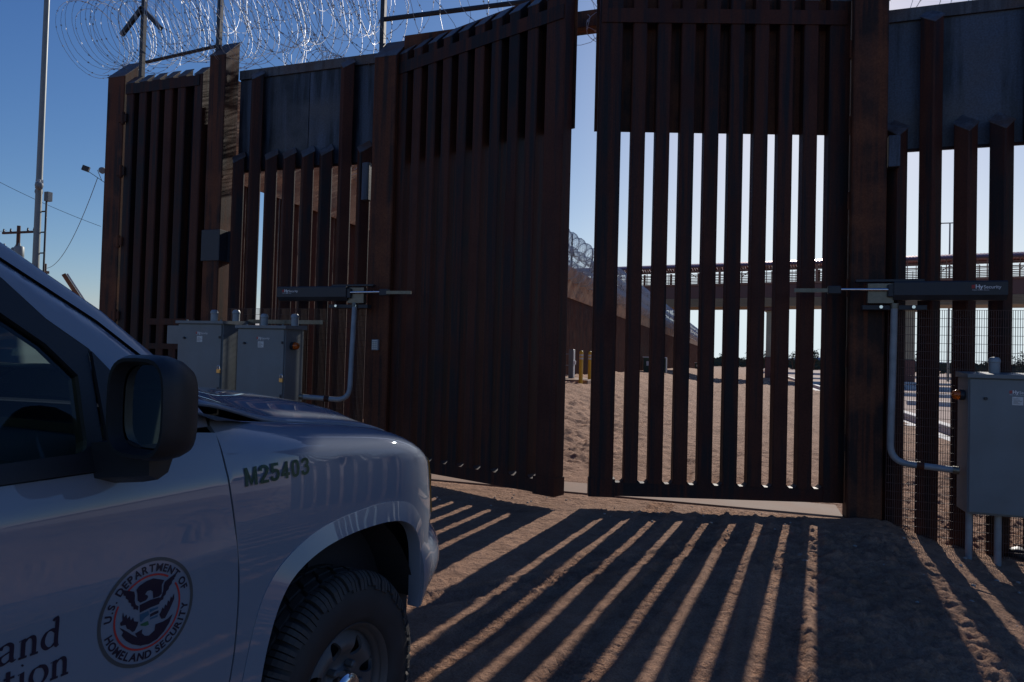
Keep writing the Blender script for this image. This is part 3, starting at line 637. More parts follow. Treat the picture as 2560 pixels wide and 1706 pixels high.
def bollard_y(x, y, z, h, lb):
    e = empty('safety_bollard', (x, y, z), 0, lb, 'bollard', 'yellow bollards beyond the gate'); mb = MB(); mb.lathe([(.075, -.3), (.075, h-.06), (.06, h-.02), (.03, h), (0, h)], 16); autosmooth(mb.build('post', M_['yellow'], e))
    for zz in (h-.2, h-.32): mb = MB(); mb.lathe([(.0755, zz), (.0775, zz+.005), (.0775, zz+.06), (.0755, zz+.065)], 16); mb.build('tape_band', M_['silver'], e)
bollard_y(-5.62, 17.0, .68, 1.14, 'left one of the two yellow bollards beside the tall grey box beyond the gate')
bollard_y(-5.62, 18.55, .70, 1.12, 'right one of the two yellow bollards beside the tall grey box beyond the gate')
bollard_y(-6.55, 16.0, .68, 1.14, 'yellow bollard half hidden at the edge of the open gate leaf')
def green_box(x, y, z, s_, lb):
    e = empty('utility_box', (x, y, z), 0, lb, 'utility box', 'green boxes beside the far wall'); mb = MB(); mb.rbox(0, 1.5*s_, 0, .8*s_, 0, 1.0*s_, .02); mb.build('body', M_['green'], e)
    mb = MB(); mb.box(-.05, 1.55*s_, -.1, -.05, 1.0*s_, 1.05*s_); mb.box(1.5*s_, 1.55*s_, -.1, -.05, 0, 1.0*s_); mb.build('frame', M_['white'], e)
    mb = MB(); mb.box(.2*s_, .5*s_, -.012, -.002, .45*s_, .75*s_); mb.box(.62*s_, .95*s_, -.012, -.002, .45*s_, .75*s_); mb.build('notice', M_['label'], e)
green_box(-6.9, 43.5, .62, 1.1, 'dark green box with a white frame standing at the foot of the far wall')
green_box(-6.2, 92, .3, 1.0, 'tiny green box far away at the end of the wall')
bollard_y(-4.6, 90, .3, 1.5, 'distant yellow bollard near the tiny green box')

# ------------------------------------------------------------------ pedestrian bridge
br = empty('footbridge', (0, 68.9, 0), math.atan(-.147), 'covered maroon footbridge with ribbed roof and lattice sides crossing behind the gate', 'bridge')
X0, X1 = -60, 62
def bb(name, x0, x1, y0, y1, z0, z1, mat): mb = MB(); mb.box(x0, x1, y0, y1, z0, z1); return mb.build(name, M_[mat], br)
bb('girder', X0, X1, -.2, .2, 8.4, 9.85, 'bridge'); bb('girder', X0, X1, 4.0, 4.4, 8.4, 9.85, 'bridge')
mb = MB()
for k in range(5): mb.box(X0, X1, -.15+k*.9, .55+k*.9, 7.45+.0*k, 8.38)
mb.build('deck', M_['soffit'], br)
mb = MB()
for k in range(6): mb.box(X0, X1, -.24, -.17, 7.5+k*.15, 7.57+k*.15)
mb.build('cable_tray', M_['soffit'], br)
bb('sill', X0, X1, -.35, .0, 9.8, 10.0, 'bridgelat')
mb = MB(); n = 14     # barrel roof with ribs
prof = [(4.4*(.5-.56*math.cos(PI*i/n)), 11.85+.62*math.sin(PI*i/n)) for i in range(n+1)]
nn = int((X1-X0)/.28)
for k in range(nn+1):
    x = X0+k*.28
    vs_ = []
    for (y, z) in prof: vs_.append((x, y, z))
    for (y, z) in prof: vs_.append((x+.17, y, z))
    for (y, z) in prof: vs_.append((x+.17, 2.2+(y-2.2)*.985, 11.85+(z-11.85)*.93))
    for (y, z) in prof: vs_.append((x+.28, 2.2+(y-2.2)*.985, 11.85+(z-11.85)*.93))
    m1 = n+1; mb.add(vs_, [(q*m1+i, (q+1)*m1+i, (q+1)*m1+i+1, q*m1+i+1) for q in range(3) for i in range(n)])
mb.build('ribbed_roof', M_['roofm'], br)
bb('eaves', X0, X1, -.25, -.05, 11.76, 11.9, 'bridge'); bb('eaves', X0, X1, 4.45, 4.65, 11.9, 12.0, 'bridge')
for side in (0, 1):
    y = -.1 if side == 0 else 4.45
    mb = MB(); x = X0; k = 0
    while x < X1:
        mb.box(x-.12, x+.12, y-.06, y+.06, 10.0, 11.76); mb.box(x+1.55, x+1.63, y-.04, y+.04, 10.0, 11.76); mb.box(x+.85, x+.9, y-.03, y+.03, 10.0, 11.76)
        if k % 2 == 0:
            mb.obox((x+2.0, y-.01, 11.5), (.8, 0, .6), (0, 1, 0), (-.6, 0, .8), .4, .02, .04); mb.obox((x+2.64, y-.01, 11.5), (-.8, 0, .6), (0, 1, 0), (.6, 0, .8), .4, .02, .04)
        mb.box(x+2.3, x+2.36, y-.03, y+.03, 10.0, 11.3)
        x += 3.2; k += 1
    for z in (10.3, 10.65, 11.0, 11.42): mb.box(X0, X1, y-.025, y+.025, z-.045, z+.045)
    mb.build('lattice', M_['bridgelat'], br)
for xp in (-30, 3.1, 15.2, 40):
    mb = MB(); mb.rbox(xp-.75, xp+.75, .6, 3.4, -.5, 7.1, .08); o = mb.build('pier', M_['pier'], br); mb = MB(); mb.rbox(xp-1.1, xp+1.1, .2, 3.9, 7.08, 7.47, .05); mb.build('pier_head', M_['bridge'], o)
    mb = MB(); mb.rbox(xp-.8, xp+.8, .5, 3.5, -.4, 2.2, .08); mb.build('pier_base_paint', M_['bridge'], o)

# ------------------------------------------------------------------ far distance
def dirpt(dx, dy, dist): return (dx*dist, -7.79+dy*dist)
hl = MB(); hx = np.linspace(-1400, 1600, 121)
vsh = [(x, 2300+60*math.sin(x*.004), -5) for x in hx]+[(x, 2330+60*math.sin(x*.004), 14+10*vnoise(np.array([x*.004]), np.array([1.]), 77)[0]*2+4*math.sin(x*.01)) for x in hx]
hl.add(vsh+[(v[0], v[1]+200, -5) for v in vsh[:121]], [(i, i+1, 121+i+1, 121+i) for i in range(120)]+[(121+i, 121+i+1, 242+i+1, 242+i) for i in range(120)])
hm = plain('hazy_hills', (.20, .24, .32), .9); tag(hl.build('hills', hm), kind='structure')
def tree_mesh(h, seed, wide=.5, n=700):
    rn = random.Random(seed); tr = MB(); tr.tube([(0, 0, -.3), (.05*h*.3, 0, h*.25), (.02*h, .01*h, h*.5)], [.035*h, .026*h, .012*h], 7)
    for k in range(6):
        a = rn.random()*6.28; tr.tube([(.02*h, 0, h*(.25+.04*k)), (.18*h*math.cos(a), .18*h*math.sin(a), h*(.45+.05*k)), (.3*h*math.cos(a)*wide*2, .3*h*math.sin(a)*wide*2, h*(.55+.05*k))], [.014*h, .01*h, .004*h], 5)
    cr = MB(); cl = [(rn.gauss(0, .2)*h*wide*1.6, rn.gauss(0, .2)*h*wide*1.6, h*(.38+.5*rn.random()), h*(.1+.12*rn.random())) for _ in range(22)]
    for _ in range(n):
        c = rn.choice(cl); v = Vector((rn.gauss(0, 1), rn.gauss(0, 1), rn.gauss(0, .8))).normalized()*c[3]*rn.random()**.4; p = Vector(c[:3])+v; s_ = h*.03*(.6+rn.random())
        a = Vector((rn.gauss(0, 1), rn.gauss(0, 1), rn.gauss(0, 1))).normalized(); b_ = a.orthogonal().normalized()
        cr.add([p-a*s_, p+b_*s_*.6, p+a*s_, p-b_*s_*.6], [(0, 1, 2, 3)])
    return tr.mesh('trunk'), cr.mesh('crown')
protos = [tree_mesh(1.0, s_, w_, 620) for s_, w_ in ((1, .55), (2, .42), (3, .7))]
for t_, c_ in protos: t_.materials.append(M_['wood']); c_.materials.append(M_['leaf'])
rn = random.Random(5); ti = 0
for k in range(44):
    a = -.02+.0165*k+rn.uniform(-.006, .006); dist = rn.uniform(185, 260); x, y = math.sin(a)*dist, -7.79+math.cos(a)*dist; h = rn.uniform(3.2, 5.6)*(1.25 if a > .3 else 1)
    e = empty('desert_tree', (x, y, 0), rn.random()*6, 'small dark green tree in the distant row beyond the car park', 'tree', 'trees in the distant row'); e.scale = (h, h, h)
    t_, c_ = protos[k % 3]
    for nm, mm in (('trunk', t_), ('crown', c_)): o = bpy.data.objects.new(nm, mm); COL.objects.link(o); o.parent = e
mb = MB(); n = 7000
for _ in range(n):
    a = rn.uniform(-.25, 1.2); dist = rn.uniform(200, 330); x, y = math.sin(a)*dist, -7.79+math.cos(a)*dist; s_ = rn.uniform(.5, 1.3); z = rn.random()*2.6
    t_ = rn.random()*3; mb.add([(x-s_, y, z-.2), (x, y-s_*.5, z-s_*.4), (x+s_, y+.2, z), (x+.1*t_, y, z+s_*.7)], [(0, 1, 2, 3)])
tag(mb.build('brush', M_['leaf']), 'low belt of dark scrub along the horizon', 'scrub', kind='stuff')
def simple_building(x, y, w_, d_, h, rz, lb, mat='kerb'):
    e = empty('building', (x, y, 0), rz, lb, 'building'); mb = MB(); mb.box(-w_/2, w_/2, 0, d_, 0, h); mb.build('wall', M_[mat], e); mb = MB(); mb.box(-w_/2-.3, w_/2+.3, -.3, d_+.3, h, h+.35); mb.build('roof', M_['steelpole'], e)
    for k in range(int(w_/4)): mb = MB(); mb.box(-w_/2+1+k*4, -w_/2+2.6+k*4, -.05, -.005, h*.35, h*.75); mb.build('window', M_['gloss'], e)
bxy = dirpt(math.sin(.333+.0), math.cos(.333), 190); simple_building(bxy[0]+22, bxy[1], 26, 8, 3.2, 0, 'long low grey building behind the car park at the right')
simple_building(-92, 70, 14, 8, 4.2, .9, 'low brown building at the left end of the footbridge', 'farplate')
def pole_thing(name, x, y, h, r_, label, cat, build, mat='steelpole'):
    e = empty(name, (x, y, 0), 0, label, cat); mb = MB(); mb.tube([(0, 0, -.5), (0, 0, h)], [r_, r_*.6], 12); autosmooth(mb.build('pole', M_[mat], e)); build(e, h); return e
def two_head(e, h):
    mb = MB(); mb.box(-1.0, 1.0, -.06, .06, h-.1, h); mb.build('cross_arm', M_['blacksteel'], e)
    for s_ in (-1, 1): mb = MB(); mb.rbox(s_*1.3-.4, s_*1.3+.4, -.25, .25, h-.22, h, .03); mb.build('lamp_head', M_['blacksteel'], e)
x, y = dirpt(.2419, .9703, 92); pole_thing('street_lamp', x, y, 18.1, .13, 'dark two headed lamp post rising behind the footbridge roof', 'street lamp', two_head)
for k, (dx, hh) in enumerate(((.0852, 10.2), (.100, 8.6))):
    x, y = dirpt(dx, .9955, 420); pole_thing('light_mast', x, y, hh+1.5, .25, ('taller' if k == 0 else 'shorter')+' of two faint light masts on the horizon', 'light mast', two_head)
def crane_b(e, h):
    mb = MB(); mb.obox((7, 0, 6), (.62, 0, .78), (0, 1, 0), (-.78, 0, .62), 11, .35, .35); mb.build('boom', M_['blacksteel'], e); mb = MB()
    for k in range(4): mb.box(3+k*2.6, 4.4+k*2.6, -.8, .8, 5+k*3.1, 5.4+k*3.1)
    mb.build('boom_joint', M_['blacksteel'], e)
x, y = dirpt(.0165, .9998, 420); pole_thing('crane', x, y, 3, .6, 'tiny dark slanted crane boom at the end of the road', 'crane', crane_b, 'blacksteel')
# white barriers in the car park
rn = random.Random(9)
for k, (x, y, l) in enumerate(((9, 24, 5), (12, 33, 8), (17, 46, 12), (8.5, 52, 8), (26, 95, 26), (11, 70, 9), (10, 100, 14), (20, 62, 12))):
    mb = MB(); mb.rbox(-l/2, l/2, -.2, .2, -.05, .16 if y < 90 else .3, .02); o = mb.build('low_barrier', M_['kerb']); o.location = (x, y, 0); o.rotation_euler = (0, 0, -.1)
    tag(o, 'low white concrete barrier on the tarmac beyond the right fence', 'barrier', 'white barriers on the tarmac')
def bird(loc, s_, rz, lb, flying=True):
    e = empty('bird', loc, rz, lb, 'bird'); e.scale = (s_,)*3
    mb = MB(); mb.tube([(-.5, 0, 0), (-.25, 0, .02), (0, 0, .04), (.22, 0, .07), (.34, 0, .12), (.44, 0, .11)], [.02, .09, .12, .08, .055, .01], 8); autosmooth(mb.build('body', M_['bird'], e))
    for q in (-1, 1):
        mb = MB(); dz = .35 if flying else .45; mb.add([(.12, q*.05, .1), (-.12, q*.05, .08), (-.2, q*.4, .08+dz*.6), (.05, q*.45, .1+dz*.6), (-.25, q*.8, .1+dz), (.12, q*.05, .085), (-.12, q*.05, .065), (-.2, q*.4, .065+dz*.6), (.05, q*.45, .085+dz*.6)], [(0, 1, 2, 3), (3, 2, 4), (5, 8, 7, 6), (8, 4, 7)]); mb.build('wing', M_['bird'], e)
bird((14.3, 66.7, 13.0), .75, .6, 'dark bird with raised wings on the footbridge roof', False)
x, y = dirpt(.022, .9998, 60); bird((x, y, 5.5), .35, 1, 'tiny bird flying in the pale sky low between the gate bars')
x, y = dirpt(-.72, .69, 40); bird((x, y, 5.6), .3, 2, 'tiny bird flying in the blue sky left of the fence end')

# ------------------------------------------------------------------ things at the far left
def P3(dx, dy, dz, dist): return (dx*dist, -7.79+dy*dist, HCAM+dz*dist)
def mast(e, h):
    for s_ in (-1, 1):
        mb = MB(); zc = 6.75; mb.tube([(0, 0, zc), (s_*.3, -s_*.22, zc+.05), (s_*.42, -s_*.3, zc+.02), (s_*.45, -s_*.33, zc-.08)], .022, 8); autosmooth(mb.build('camera_arm', M_['conduit'], e))
        mb = MB(); mb.lathe([(0, -.28), (.09, -.22), (.12, -.13), (.11, -.05), (.04, 0), (0, 0)], 14, Matrix.Translation((s_*.45, -s_*.33, zc-.05))); autosmooth(mb.build('dome_camera', M_['blacksteel'] if s_ < 0 else M_['cab'], e))
        mb = MB(); mb.rbox(s_*.2-.08, s_*.2+.08, -s_*.14-.08, -s_*.14+.08, zc-.12, zc+.08, .01); mb.build('junction_box', M_['conduit'], e)
    mb = MB(); mb.tube([(.17, .14, 0), (.17, .14, 6.2)], .03, 8); mb.build('conduit_run', M_['blacksteel'], e)
    mb = MB()
    for k in range(9): mb.box(0, .2, .1, .13, .4+k*.68, .44+k*.68)
    mb.build('conduit_clamp', M_['blacksteel'], e); mb = MB(); mb.rbox(.12, .3, .08, .25, 6.2, 6.5, .01); mb.build('junction_box', M_['cab'], e)
x, y, z = P3(-.8055, .5926, 0, 27); pole_thing('camera_mast', x, y, 17, .115, 'tall tapering grey pole with two dome cameras left of the fence', 'camera pole', mast)
def util(e, h):
    mb = MB(); mb.box(-1.6, 1.6, -.06, .06, h-.55, h-.4); autosmooth(mb.build('cross_arm', M_['wood'], e))
    mb = MB()
    for q in (-1.5, -.8, .9, 1.5): mb.lathe([(0, 0), (.05, 0), (.07, .08), (.04, .16), (.06, .2), (0, .25)], 8, Matrix.Translation((q, 0, h-.4)))
    mb.build('insulator', M_['blacksteel'], e)
    for (q, r_) in ((-.95, 0), (-.45, .5), (.55, 0)):
        mb = MB(); mb.lathe([(0, 0), (.28, 0), (.31, .05), (.31, .85), (.26, .92), (.09, .95), (.06, 1.15), (0, 1.15)], 14, Matrix.Translation((q, r_-.3, h-2.45))); autosmooth(mb.build('transformer', M_['steelpole'], e))
x, y, z = P3(-.8160, .578, 0, 60); pole_thing('utility_pole', x, y, 9.9, .19, 'wooden utility pole with cross arm and three grey transformers', 'utility pole', util, 'wood')
x2, y2, _ = P3(-.8135, .5816, 0, 62); pole_thing('steel_riser', x2, y2, 6.0, .11, 'thin dark riser pole just right of the utility pole with transformers', 'pole', lambda e, h: None, 'wood')
def sm_b(e, h):
    mb = MB(); mb.rbox(-.16, .16, -.16, .16, h-.55, h-.4, .02); mb.build('bracket', M_['wood'], e); mb = MB(); mb.tube([(.28, 0, h-2.2), (.28, 0, h-1.0)], .03, 6); mb.build('riser', M_['blacksteel'], e); mb = MB(); mb.lathe([(0, 0), (.08, 0), (.08, .15), (0, .18)], 8, Matrix.Translation((.28, 0, h-1))); mb.build('riser_head', M_['blacksteel'], e)
x3, y3, _ = P3(-.8, .6, 0, 46); sp = pole_thing('wooden_pole', x3, y3, 6.0, .13, 'short brown pole near the vehicle pillar where a drooping wire ends', 'pole', sm_b, 'wood')
fx, fy, fz = P3(-.7640, .6452, .2203, 30)
e = empty('floodlight_pole', (fx, fy, 0), 0, 'two floodlights on a pole peeking out beside the top of the far left fence post', 'floodlight')
mb = MB(); mb.tube([(.1, .1, 0), (.1, .1, fz-.5)], .05, 10); mb.build('pole', M_['steelpole'], e)
mb = MB(); mb.tube([(.1, .1, fz-.55), (-.2, -.12, fz-.3), (-.5, -.34, fz-.06)], .012, 6); mb.tube([(-.1, -.02, fz-.4), (-.25, -.1, fz)], .012, 6); mb.build('bracket', M_['blacksteel'], e)
mb = MB(); mb.obox((-.52, -.36, fz+.0), (.8, .5, -.3), (-.5, .8, 0), (.3, .1, .9), .12, .06, .10); mb.build('floodlight_head', M_['blacksteel'], e)
mb = MB(); mb.lathe([(0, 0), (.06, 0), (.15, .1), (.17, .22), (.15, .24), (0, .24)], 14, Matrix.Translation((-.16, -.08, fz+.02)) @ Matrix.Rotation(1.9, 4, 'Y') @ Matrix.Scale(.75, 4)); autosmooth(mb.build('floodlight_head', M_['cab'], e))
def cable(a, b_, sag, lb, r_=.012):
    a, b_ = Vector(a), Vector(b_); mb = MB(); mb.tube([a.lerp(b_, t)-Vector((0, 0, sag*4*t*(1-t))) for t in np.linspace(0, 1, 25)], r_, 5); o = mb.build('overhead_cable', M_['blacksteel']); tag(o, lb, 'cable')
cable((fx-.2, fy-.12, fz-.3), (x3, y3, 5.75), .9, 'drooping wire from the floodlights down to the short brown pole')
a = P3(-.84, .5426, .1985, 45); b_ = P3(-.765, .644, .149, 45); cable(a, b_, .15, 'straight wire sloping from the left edge down to the far left fence post')
a = P3(-.86, .51, .125, 58); cable(a, (x-1.2, y, 9.6), .2, 'faint wire running left from the cross arm of the utility pole', .01)
for k in range(3):
    a = P3(-.86, .51, .088-.009*k, 50); b_ = P3(-.817, .5766, .0835-.012*k, 50); cable(a, b_, .25, ('uppermost', 'middle', 'lowest')[k]+' of the three barbed wires left of the utility pole', .014)
# tilted panel
tx, ty, tz = P3(-.7795, .6264, .062, 28); e = empty('tilted_panel', (tx, ty, 0), 0, 'long narrow panel tilted steeply on a stand, seen edge on left of the fence', 'panel')
mb = MB(); rr = Vector((math.cos(YAW+.6), math.sin(YAW+.6), 0)); dd = (rr*.52+Vector((0, 0, -.85))).normalized(); nn_ = Vector((rr.y, -rr.x, 0)); mb.obox((0, 0, tz), dd, nn_, dd.cross(nn_), .78, .12, .06); mb.build('panel', M_['farplate'], e)
mb = MB(); mb.obox(Vector((0, 0, tz))+dd.cross(nn_)*-.1, dd, nn_, dd.cross(nn_), .74, .1, .02); mb.build('backing', M_['label'], e); mb = MB(); mb.tube([(0, 0, 0), (0, 0, tz)], .06, 8); mb.build('stand', M_['blacksteel'], e)
# chain link fence, low wall and yellow bollards seen through the vehicle's windows
cf = empty('chain_link_fence', (-40, 6, 0), 0, 'chain link fence seen through the vehicle windows', 'fence'); cf.rotation_euler = (0, 0, math.radians(60))
mb = MB(); L_ = 30; n = int(L_*2/.14)
for k in range(-14, n):
    for s_ in (-1, 1):
        x0_ = -L_/2+k*.14*.5; z0_ = .2 if s_ > 0 else 2.2; x1_ = x0_+2.0
        if x1_ > -L_/2 and x0_ < L_/2: mb.box(x0_, x0_+.001, 0, .001, z0_, z0_+.001) if False else mb.add([(x0_, 0, z0_-.008), (x1_, 0, 2.4-z0_-.008), (x1_, 0, 2.4-z0_+.008), (x0_, 0, z0_+.008)], [(0, 1, 2, 3)])
mb.build('chain_link', M_['galv'], cf)
for k in range(11): mb = MB(); mb.tube([(-L_/2+k*3, 0, 0), (-L_/2+k*3, 0, 2.5)], .04, 8); mb.build('fence_post', M_['galv'], cf)
mb = MB(); mb.tube([(-L_/2, 0, 2.25), (L_/2, 0, 2.25)], .025, 6); mb.build('top_rail', M_['galv'], cf)
lw = MB(); lw.rbox(-14, 14, -.15, .15, -.1, .8, .03)
o = lw.build('low_block_wall', M_['pier']); o.location = (-27.5, 10.5, 0); o.rotation_euler = (0, 0, math.radians(52)); tag(o, 'low pale block wall seen through the vehicle windscreen', 'wall')
for k, (dx, dy) in enumerate(((-.8172, .5763), (-.8052, .593))):
    x_, y_, _ = P3(dx, dy, 0, 24); bollard_y(x_, y_, 0, 1.95 if k == 0 else 1.7, ('left' if k == 0 else 'right')+' yellow bollard seen through the vehicle side window')
# rocks
rn = random.Random(3)
def rock(x, y, s_, lb, mat='stone', grp='stones on the soil'):
    bm = bmesh.new(); bmesh.ops.create_icosphere(bm, subdivisions=2, radius=s_)
    for v in bm.verts: v.co *= 1+.22*(rn.random()-.5); v.co.z *= .62
    me_ = bpy.data.meshes.new('rock'); bm.to_mesh(me_); bm.free(); o = link('stone', me_, M_[mat], None, True); o.location = (x, y, gz(x, y)+s_*.35); o.rotation_euler = (0, 0, rn.random()*6); tag(o, lb, 'stone', grp)
p = at(2000, 1393, 0); rock(p.x, p.y, .028, 'pale round stone lying in the last lit stripe left of the post'); p = at(2013, 1408, 0); rock(p.x, p.y, .026, 'darker stone just below the pale round stone')
p = at(2550, 1388, -.22); rock(p.x, p.y, .12, 'dark rounded lump on the ground at the right photo edge by the fence', 'blacksteel')
for k in range(70):
    x = rn.uniform(.9, 2.9); y = rn.uniform(-4.8, -.4); rock(x, y, rn.uniform(.007, .022), 'small pebble scattered on the churned soil right of the shadow stripes')
for k in range(60):
    x = rn.uniform(-3.8, .8); y = rn.uniform(-1.2, -.2); rock(x, y, rn.uniform(.006, .014), 'small pebble on the soil strip in front of the gate threshold')
# ------------------------------------------------------------------ the vehicle (local x forward, y to its left, z up; v = -y is the side nearest the camera)
TH = .12; CO = (-2.2266, -5.6229)
car = empty('parked_vehicle', (CO[0], CO[1], 0), PI/2-TH, 'white patrol vehicle in the left foreground with round door emblem and black mirror', 'vehicle')
def interp(x, xs, ys): return np.interp(x, xs, ys)
# plan curve of the nose: straight side then superellipse corner; s = arc length
def plan(u0, uN, n, V=1.0):
    ph = np.linspace(0, PI/2, 1500); U = u0+(uN-u0)*np.sin(ph)**(2/n); W_ = V*np.cos(ph)**(2/n)
    U = np.concatenate([[-4.3], U]); W_ = np.concatenate([[V], W_]); S = np.concatenate([[0], np.cumsum(np.hypot(np.diff(U), np.diff(W_)))])-4.3
    return S, U, W_
PS, PU, PV = plan(.25, .93, 2.6); BS, BU, BV = plan(.30, 1.06, 2.6)
def pl(s, T=(PS, PU, PV)):
    S, U, W_ = T; e = .004; u = np.interp(s, S, U); v = np.interp(s, S, W_); du = np.interp(s+e, S, U)-np.interp(s-e, S, U); dv = np.interp(s+e, S, W_)-np.interp(s-e, S, W_)
    L = math.hypot(du, dv) or 1; return u, v, dv/L, -du/L      # inward normal (nu, nv)
GAPX = [-.6, -.28, .12, .32, .51, .65, .78, .93, 1.1]; GAPW = [1.36, 1.324, 1.283, 1.256, 1.215, 1.17, 1.12, 1.06, 1.0]
def smooth_interp(x, X, Y):
    return sum(np.interp(x+d, X, Y)*k for d, k in ((-.09, .1), (-.06, .15), (-.03, .2), (0, .1), (.03, .2), (.06, .15), (.09, .1)))
def gapw(u): return float(smooth_interp(u, GAPX, GAPW))
def smst(a, b_, x): t = min(1, max(0, (x-a)/(b_-a))); return t*t*(3-2*t)
def offs(w_):   # inward offset of the lower body side
    return 1-float(smooth_interp(w_, [.25, .40, .55, .8, .98, 1.12, 1.22, 1.30], [.945, .972, .992, 1.0, .999, .993, .982, .970]))
RB = .11
def fender_pt(s, t):
    u, v, nu, nv = pl(s); g = gapw(u); wsh = g-RB*.985; a = .02+.17*smst(-.60, -.15, s)
    if s > .25: a = .19-.05*smst(.4, 1.2, s)
    def off2(w_): k = 1-smst(-.50, -.20, s); return offs(w_)*(1-k)+(1-side_v(w_))*k if k > 0 else offs(w_)
    if t <= wsh: o = off2(t); z = t
    else:
        ph = min((t-wsh)/RB, 1.45); z = wsh+RB*math.sin(ph); k = 1-smst(-.50, -.20, s); o = offs(wsh)*(1-k)+k*(1-side_v(z))+a*(1-math.cos(ph))
    # nose leans back slightly above the lamp
    if s > .3: o += .05*smst(.3, .9, s)*max(0, (z-.85))/.3*.5
    return Vector((u+nu*o, -(v+nv*o), z))
def tmax(s): return gapw(pl(s)[0])-RB*.985+RB*1.40
GL = [(1.20, .985), (1.27, .962), (1.9, .735), (2.1, .62)]
def side_v(w_):
    if w_ < 1.2: return 1-offs(w_)
    return float(np.interp(w_, [1.2, 1.27, 1.9, 2.1], [1-offs(1.2), .962, .735, .62]))
def side_pt(s, t): return Vector((s, -side_v(t), t))
def door_pt(s, t):
    b_ = .0
    return Vector((s, -(side_v(t)+.004*math.exp(-((t-1.0)/.05)**2)-.006*smst(.62, .5, t)), t))
def inpoly(x, y, P):
    c = False; n = len(P); j = n-1
    for i in range(n):
        xi, yi = P[i]; xj, yj = P[j]
        if (yi > y) != (yj > y) and x < (xj-xi)*(y-yi)/(yj-yi)+xi: c = not c
        j = i
    return c
def dens(P, step):
    out = []; n = len(P)
    for i in range(n):
        a = Vector((*P[i], 0)); b_ = Vector((*P[(i+1) % n], 0)); k = max(1, int((b_-a).length/step))
        for j in range(k): q = a.lerp(b_, j/k); out.append((q.x, q.y))
    return out
def spline(P, k=6):
    """Catmull-Rom through open polyline"""
    out = []; n = len(P)
    for i in range(n-1):
        p0, p1, p2, p3 = P[max(i-1, 0)], P[i], P[i+1], P[min(i+2, n-1)]
        for j in range(k):
            t = j/k; out.append(tuple(.5*((2*p1[m])+(-p0[m]+p2[m])*t+(2*p0[m]-5*p1[m]+4*p2[m]-p3[m])*t*t+(-p0[m]+3*p1[m]-3*p2[m]+p3[m])*t**3) for m in (0, 1)))
    out.append(P[-1]); return out
def panel(name, outline, fmap, mat, parent, holes=(), step=.03, flange=.012, lift=0., flip=False, flat=False):
    """sheet in a 2D domain mapped onto a curved body surface, with analytic normals and a return flange; flip mirrors it to the other side"""
    O_ = dens(outline, step); H_ = [dens(h, step) for h in holes]; xs = [p[0] for p in O_]; ys = [p[1] for p in O_]
    pts = list(O_); edges = [(i, (i+1) % len(O_)) for i in range(len(O_))]
    for h in H_: b_ = len(pts); pts += h; edges += [(b_+i, b_+(i+1) % len(h)) for i in range(len(h))]
    bd = np.array(pts)
    x = min(xs)+step*.5
    while x < max(xs):
        y = min(ys)+step*.5
        while y < max(ys):
            if inpoly(x, y, O_) and not any(inpoly(x, y, h) for h in H_) and np.min(np.hypot(bd[:, 0]-x, bd[:, 1]-y)) > step*.45: pts.append((x, y))
            y += step
        x += step
    r = geometry.delaunay_2d_cdt([Vector(p) for p in pts], edges, [], 0, 1e-6)
    P2 = [(p.x, p.y) for p in r[0]]; F = []
    for f in r[2]:
        cx = sum(P2[i][0] for i in f)/len(f); cy = sum(P2[i][1] for i in f)/len(f)
        if inpoly(cx, cy, O_) and not any(inpoly(cx, cy, h) for h in H_): F.append(tuple(f))
    e = 3e-3; V3 = []; NN = []
    for (a, b_) in P2:
        p = fmap(a, b_); du = fmap(a+e, b_)-fmap(a-e, b_); dv = fmap(a, b_+e)-fmap(a, b_-e); n = du.cross(dv)
        n = n.normalized() if n.length > 0 else Vector((0, -1, 0))
        if lift: p = p+n*lift
        V3.append(p); NN.append(n)
    # make winding agree with the normal
    F2 = []
    for f in F:
        n = (V3[f[1]]-V3[f[0]]).cross(V3[f[2]]-V3[f[0]]); av = NN[f[0]]
        F2.append(f if n.dot(av) > 0 else f[::-1])
    nb = len(V3); fl = []
    if flange:
        cnt = {}
        for f in F2:
            for i in range(len(f)): k = (f[i], f[(i+1) % len(f)]); cnt[k] = 1
        for (a, b_) in list(cnt):
            if (b_, a) not in cnt:
                n0 = len(V3); V3 += [V3[a], V3[b_], V3[b_]-NN[b_]*flange, V3[a]-NN[a]*flange]; NN += [None]*4; fl.append((n0+1, n0, n0+3, n0+2))
    if flip: V3 = [Vector((v.x, -v.y, v.z)) for v in V3]; NN = [n and Vector((n.x, -n.y, n.z)) for n in NN]; F2 = [f[::-1] for f in F2]; fl = [f[::-1] for f in fl]
    me = bpy.data.meshes.new(name); me.from_pydata([tuple(v) for v in V3], [], F2+fl); me.update()
    o = link(name, me, M_[mat], parent); me.polygons.foreach_set('use_smooth', [True]*len(me.polygons))
    ln = []
    for p in me.polygons:
        for li in p.loop_indices:
            n = NN[me.loops[li].vertex_index]; ln.append(tuple(n) if n is not None else tuple(p.normal))
    me.normals_split_custom_set(ln); return o
both = (False, True)
# --- wheel arch outline (front), from the flat topped opening
ARCH = spline([(-.425, .40), (-.418, .60), (-.385, .75), (-.335, .845), (-.268, .895), (-.165, .929), (-.04, .944), (.09, .945), (.19, .938), (.268, .922), (.33, .89), (.37, .845), (.395, .774), (.412, .62), (.414, .555)], 4)
FLO = spline([(-.49, .40), (-.47, .62), (-.43, .79), (-.385, .875), (-.312, .935), (-.20, .980), (-.08, 1.0), (.031, 1.007), (.141, 1.009), (.249, .998), (.34, .972), (.40, .925), (.445, .862), (.468, .78), (.472, .555)], 4)
SEAM = spline([(-.562, 1.40), (-.542, 1.32), (-.532, 1.204), (-.515, 1.083), (-.497, .918), (-.500, .756), (-.513, .646), (-.54, .52), (-.56, .40)], 5)
send = .25+.0
